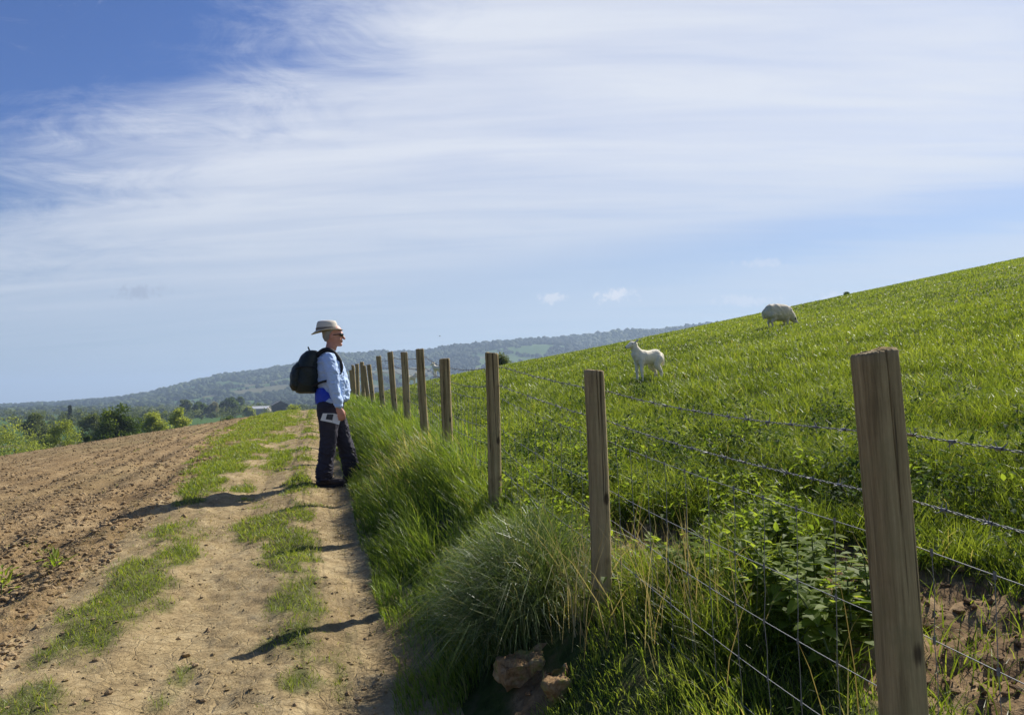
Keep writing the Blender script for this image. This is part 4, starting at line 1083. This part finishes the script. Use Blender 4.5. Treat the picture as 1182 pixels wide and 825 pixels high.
def hill_woods():
    rg = np.random.default_rng(5)
    bm = bmesh.new(); bmesh.ops.create_icosphere(bm, subdivisions=2, radius=1)
    bv = np.array([v.co[:] for v in bm.verts]); bf = np.array([[v.index for v in f.verts] for f in bm.faces]); bm.free()
    N = 62000
    Y = np.exp(rg.uniform(math.log(1350), math.log(3400), N)); px = rg.uniform(-140, 900, N); x = (px - 591) / 930 * Y
    f = fbm(x / 300, Y / 300, 121, 3); f2 = fbm(x / 70, Y / 90, 123, 2)
    edge = sst(2450, 2950, Y) * .22
    leftish = sst(420, 330, px) * (.16 * sst(2100, 2500, Y) - .04) + sst(430, 520, px) * .13
    k = (f + .16 * (f2 - .5) + edge + leftish) > .53
    hedge = (np.abs(((x * .8 + Y * .6) / 170) % 1 - .5) < .03) | (np.abs(((x * .6 - Y * .8) / 210) % 1 - .5) < .025)
    k |= hedge & (rg.random(N) < .6)
    x, Y = x[k], Y[k]; n = len(x); size = np.exp(rg.normal(1.68, .33, n)).clip(2.8, 11) * (Y / 2600) ** .5
    V = bv[None] * (1 + rg.uniform(-.25, .25, (n, len(bv), 1))) * size[:, None, None] * np.array([1, 1, .95])
    V += np.stack([x, Y, H(x, Y) + size * .55], -1)[:, None]
    t = (np.arange(n)[:, None, None] * len(bv) + bf[None]).reshape(-1, 3)
    patch = fbm(x / 150, Y / 190, 127, 3); p2 = fbm(x / 45, Y / 70, 129, 2)
    ti = np.repeat(np.clip(rg.normal(.38, .17, n) + (patch - .5) * 1.7 + (p2 - .5) * .5, 0, 1), len(bv))
    o = link('woodland', mk_mesh('woodland', V.reshape(-1, 3), t, attrs={'tint': ti}, smooth=True), M['wood_far']); tag(o, 'woods covering the far hills', 'woodland', kind='stuff')
hill_woods()

# ------------------------------------------------------------------ farm buildings
def gable(name, label, px, py_top, Y, L, W, hw, hr, az, mw, mr, door=True):
    x = at(px, Y); zt = ztop(px, py_top, Y); z0 = max(float(H(x, Y)) - .2, zt - hr)
    o = empty(name, (x, Y, zt - hr), az, label, 'barn')
    base = -(zt - hr - float(H(x, Y))) - .3
    def prism(nm, pts, y0, y1, mat, parent=o):
        bm = bmesh.new(); a = [bm.verts.new((p[0], y0, p[1])) for p in pts]; b = [bm.verts.new((p[0], y1, p[1])) for p in pts]
        bm.faces.new(a[::-1]); bm.faces.new(b)
        for k in range(len(pts)): bm.faces.new((a[k], a[(k + 1) % len(pts)], b[(k + 1) % len(pts)], b[k]))
        bmesh.ops.recalc_face_normals(bm, faces=bm.faces); me = bpy.data.meshes.new(nm); bm.to_mesh(me); bm.free(); return link(nm, me, mat, parent)
    w2 = W / 2; l2 = L / 2
    prism('wall', [(-w2, base), (w2, base), (w2, hw), (0, hr - .25), (-w2, hw)], -l2, l2, mw)
    for sg in (-1, 1):
        prism('roof', [(0, hr), (sg * (w2 + .5), hw - .25), (sg * (w2 + .5), hw - .02), (0, hr + .25)] if sg > 0 else [(-.001, hr), (-.001, hr + .25), (-(w2 + .5), hw - .02), (-(w2 + .5), hw - .25)], -l2 - .4, l2 + .4, mr)
    if door: prism('door', [(-w2 * .45, base + .1), (w2 * .45, base + .1), (w2 * .45, hw * .85), (-w2 * .45, hw * .85)], -l2 - .06, -l2 + .02, plain('barn_door', (.02, .02, .022), .7))
    return o
gable('barn', 'dark gabled barn half hidden by bushes near the end of the track', 322, 463, 590, 16, 11, 4.2, 7.0, .35, plain('barn_boards', (.05, .045, .04), .9), plain('barn_roof', (.16, .15, .15), .8))
gable('shed', 'long low shed with a pale roof left of the dark barn', 300, 469, 600, 13, 8, 2.6, 4.2, 1.45, plain('shed_wall', (.45, .40, .33), .9), plain('shed_roof', (.55, .55, .53), .7), False)

# a bird, a speck over the far hill
def bird():
    bm = bmesh.new()
    limb(bm, [(-.16, 0, 0, .02), (0, 0, 0, .05), (.12, 0, .01, .04), (.19, 0, .01, .015)], 10)
    for sg in (-1, 1): limb(bm, [(.04, sg * .04, .02, .05), (.02, sg * .22, .10, .045), (-.06, sg * .42, .09, .015)], 10, ((0, 0, 1), .22))
    o = organic('bird', bm, .012, 1, M['dark_face']); o.location = (at(508, 70), 70, ztop(508, 388, 70)); o.rotation_euler = (0, 0, .5); o.scale = (.45,) * 3
    tag(o, 'tiny dark bird flying above the far hill', 'bird')
bird()

# ------------------------------------------------------------------ air
def haze():
    x0, x1, y0, y1, z0, z1 = -10500, 10500, -9800, 10200, -60, 330
    V = np.array([(x, y, z) for x in (x0, x1) for y in (y0, y1) for z in (z0, z1)], float)
    q = [[0, 1, 3, 2], [4, 6, 7, 5], [0, 4, 5, 1], [2, 3, 7, 6], [0, 2, 6, 4], [1, 5, 7, 3]]
    n = NT('haze_air'); v = n.n('ShaderNodeVolumePrincipled'); v.inputs['Color'].default_value = (.58, .76, 1, 1); v.inputs['Density'].default_value = HAZE
    v.inputs['Anisotropy'].default_value = .2
    n.l(v.outputs[0], n.out.inputs['Volume'])
    o = link('haze', mk_mesh('haze', V, quads=q), n.m); tag(o, kind='stuff', label='thin blue haze over the valley', cat='haze')
HAZE = .00019
haze()

# ------------------------------------------------------------------ sky, sun, camera
SUN_AZ, SUN_EL = R(41), R(39)
sd = Vector((math.sin(SUN_AZ), math.cos(SUN_AZ), 0)) * math.cos(SUN_EL); sd.z = math.sin(SUN_EL)
w = bpy.data.worlds.new('World'); sc.world = w; w.use_nodes = True
nt = w.node_tree; nt.nodes.clear()
class WN(NT):
    def __init__(self): self.t = nt
W = WN()
out = W.n('ShaderNodeOutputWorld'); bg = W.n('ShaderNodeBackground'); W.l(bg.outputs[0], out.inputs[0])
sky = W.n('ShaderNodeTexSky'); sky.sky_type = 'NISHITA'; sky.sun_disc = False; sky.sun_elevation = SUN_EL; sky.sun_rotation = SUN_AZ
sky.altitude = 100; sky.air_density = 1.0; sky.dust_density = .6; sky.ozone_density = 2.0
tc = W.n('ShaderNodeTexCoord'); D = tc.outputs['Generated']
sp = W.n('ShaderNodeSeparateXYZ'); W.l(D, sp.inputs[0]); dx, dy, dz = sp.outputs
yy = W.math('MAXIMUM', dy, .25)
u = W.math('DIVIDE', dx, yy); v = W.math('DIVIDE', dz, yy)
# cirrus sheet on a flat layer high above: long streaks
den = W.math('ADD', W.math('MAXIMUM', dz, 0), .10)
lx = W.math('DIVIDE', dx, den); ly = W.math('DIVIDE', dy, den)
cb = W.n('ShaderNodeCombineXYZ'); W.l(lx, cb.inputs[0]); W.l(ly, cb.inputs[1])
def layer(scale, rot, ns, det=6, rough=.6, dist=.6):
    mp = W.n('ShaderNodeMapping'); W.l(cb.outputs[0], mp.inputs[0]); mp.inputs['Rotation'].default_value = (0, 0, rot); mp.inputs['Scale'].default_value = scale
    return W.noise(mp.outputs[0], ns, det, rough, dist)
st1 = layer((.22, 1.2, 1), .28, 1.0, 7, .62, .9)
st2 = layer((.5, 3.0, 1), .20, 1.6, 6, .6, .4)
st3 = layer((.35, .7, 1), -.5, .8, 5, .55, 1.0)
st4 = layer((1.2, 1.6, 1), .3, 2.2, 8, .7, 1.4)
L = W.math('ADD', W.math('MULTIPLY', W.math('ADD', u, .205), .49), W.math('MULTIPLY', W.math('SUBTRACT', v, .49), -.87))
nz = W.math('ADD', W.math('ADD', W.math('MULTIPLY', W.math('SUBTRACT', st1, .5), .42), W.math('MULTIPLY', W.math('SUBTRACT', st3, .5), .30)), W.math('MULTIPLY', W.math('SUBTRACT', st4, .5), .26))
cov = W.n('ShaderNodeMapRange'); cov.interpolation_type = 'SMOOTHSTEP'; W.l(W.math('ADD', L, nz), cov.inputs[0]); cov.inputs[1].default_value = -.13; cov.inputs[2].default_value = .13
cov.inputs[3].default_value = .0; cov.inputs[4].default_value = .94
# clearer blue rift low on the right
rift = W.math('ABSOLUTE', W.math('SUBTRACT', v, W.math('ADD', W.math('MULTIPLY', u, .115), .140)))
rf = W.n('ShaderNodeMapRange'); rf.interpolation_type = 'SMOOTHSTEP'; W.l(W.math('SUBTRACT', rift, W.math('MULTIPLY', W.math('SUBTRACT', st2, .5), .11)), rf.inputs[0])
rf.inputs[1].default_value = .0; rf.inputs[2].default_value = .055; rf.inputs[3].default_value = .55; rf.inputs[4].default_value = 0
rfm = W.n('ShaderNodeMapRange'); W.l(u, rfm.inputs[0]); rfm.inputs[1].default_value = -.2; rfm.inputs[2].default_value = .35; rfm.inputs[3].default_value = .15; rfm.inputs[4].default_value = 1.0
low = W.n('ShaderNodeMapRange'); low.interpolation_type = 'SMOOTHSTEP'; W.l(v, low.inputs[0]); low.inputs[1].default_value = .02; low.inputs[2].default_value = .22; low.inputs[3].default_value = .74; low.inputs[4].default_value = 1
stk = W.n('ShaderNodeMapRange'); W.l(st2, stk.inputs[0]); stk.inputs[1].default_value = .3; stk.inputs[2].default_value = .7; stk.inputs[3].default_value = .76; stk.inputs[4].default_value = 1.12
c = W.math('MULTIPLY', W.math('MULTIPLY', W.math('MULTIPLY', cov.outputs[0], W.math('SUBTRACT', 1, W.math('MULTIPLY', rf.outputs[0], rfm.outputs[0]))), low.outputs[0]), stk.outputs[0], clamp=True)
# wisps in the blue corner
wsp = W.n('ShaderNodeMapRange'); wsp.interpolation_type = 'SMOOTHSTEP'; W.l(st4, wsp.inputs[0]); wsp.inputs[1].default_value = .56; wsp.inputs[2].default_value = .78; wsp.inputs[3].default_value = 0; wsp.inputs[4].default_value = .5
c = W.math('MAXIMUM', c, W.math('MULTIPLY', wsp.outputs[0], W.math('GREATER_THAN', v, .25)))
CLOUD = (6.9, 7.2, 7.95)
tl = W.n('ShaderNodeMapRange'); W.l(v, tl.inputs[0]); tl.inputs[1].default_value = .06; tl.inputs[2].default_value = .36
skyc = W.mix(1.0, sky.outputs[0], W.mix(tl.outputs[0], (.46, .59, .72), (.24, .45, .88)), 'MULTIPLY')
lw = W.n('ShaderNodeMapRange'); W.l(v, lw.inputs[0]); lw.inputs[1].default_value = .03; lw.inputs[2].default_value = .30
lc = W.mix(lw.outputs[0], (4.9, 5.6, 6.6), CLOUD)
col = W.mix(c, skyc, lc)
# four little clouds near the horizon
pn = W.noise(D, 95, 6, .65)
for (px, py, rw, rh, cc, op) in ((638, 345, 17, 6, (7.3, 7.4, 7.8), .75), (716, 341, 24, 8, (7.6, 7.6, 7.9), .85), (862, 347, 34, 7, (6.8, 7, 7.7), .5), (888, 303, 30, 6, (6.8, 7, 7.7), .45), (162, 337, 34, 8, (3.0, 3.3, 4.3), .5), (958, 346, 20, 7, (7, 7.1, 7.7), .5)):
    u0 = (px - 591) / 930; v0 = (470 - .026 * px - py) / 930
    du = W.math('DIVIDE', W.math('SUBTRACT', u, u0), rw / 930); dv = W.math('DIVIDE', W.math('SUBTRACT', v, v0), rh / 930)
    d2 = W.math('SQRT', W.math('ADD', W.math('MULTIPLY', du, du), W.math('MULTIPLY', dv, dv)))
    mr = W.n('ShaderNodeMapRange'); mr.interpolation_type = 'SMOOTHSTEP'; W.l(W.math('ADD', d2, W.math('MULTIPLY', W.math('SUBTRACT', pn, .5), 4.2)), mr.inputs[0])
    mr.inputs[1].default_value = 1.15; mr.inputs[2].default_value = .25; mr.inputs[3].default_value = 0; mr.inputs[4].default_value = op
    fw = W.math('MULTIPLY', mr.outputs[0], W.math('GREATER_THAN', dy, .2))
    col = W.mix(fw, col, cc)
W.l(col, bg.inputs[0]); bg.inputs[1].default_value = .07

sun = bpy.data.lights.new('sun', 'SUN'); sun.energy = 5.0; sun.angle = R(.5); sun.color = (1, .95, .87)
so = bpy.data.objects.new('sun', sun); C.objects.link(so); so.rotation_euler = sd.to_track_quat('Z', 'Y').to_euler(); so.location = sd * 300

cam = bpy.data.cameras.new('camera'); cam.lens = 36 * 930 / 1182; cam.sensor_width = 36; cam.clip_start = .05; cam.clip_end = 30000
co = bpy.data.objects.new('camera', cam); C.objects.link(co)
p = math.atan(42 / 930); rho = math.atan(.026)
f = Vector((0, math.cos(p), math.sin(p))); r = Vector((1, 0, 0)); up = r.cross(f)
U = up * math.cos(rho) + r * math.sin(rho); Rv = r * math.cos(rho) - up * math.sin(rho)
m = Matrix((Rv, U, -f)).transposed().to_4x4(); m.translation = (0, 0, 1.5)
co.matrix_world = m
sc.camera = co
vs = sc.view_settings; vs.view_transform = 'Standard'; vs.look = 'None'; vs.gamma = 1; vs.exposure = 0.63
sc.cycles.max_bounces = 6; sc.cycles.volume_bounces = 0; sc.cycles.transparent_max_bounces = 4; sc.cycles.caustics_reflective = False; sc.cycles.caustics_refractive = False
sc.cycles.use_denoising = True; sc.cycles.denoiser = 'OPENIMAGEDENOISE'; sc.cycles.denoising_input_passes = 'RGB_ALBEDO_NORMAL'; sc.cycles.denoising_prefilter = 'ACCURATE'
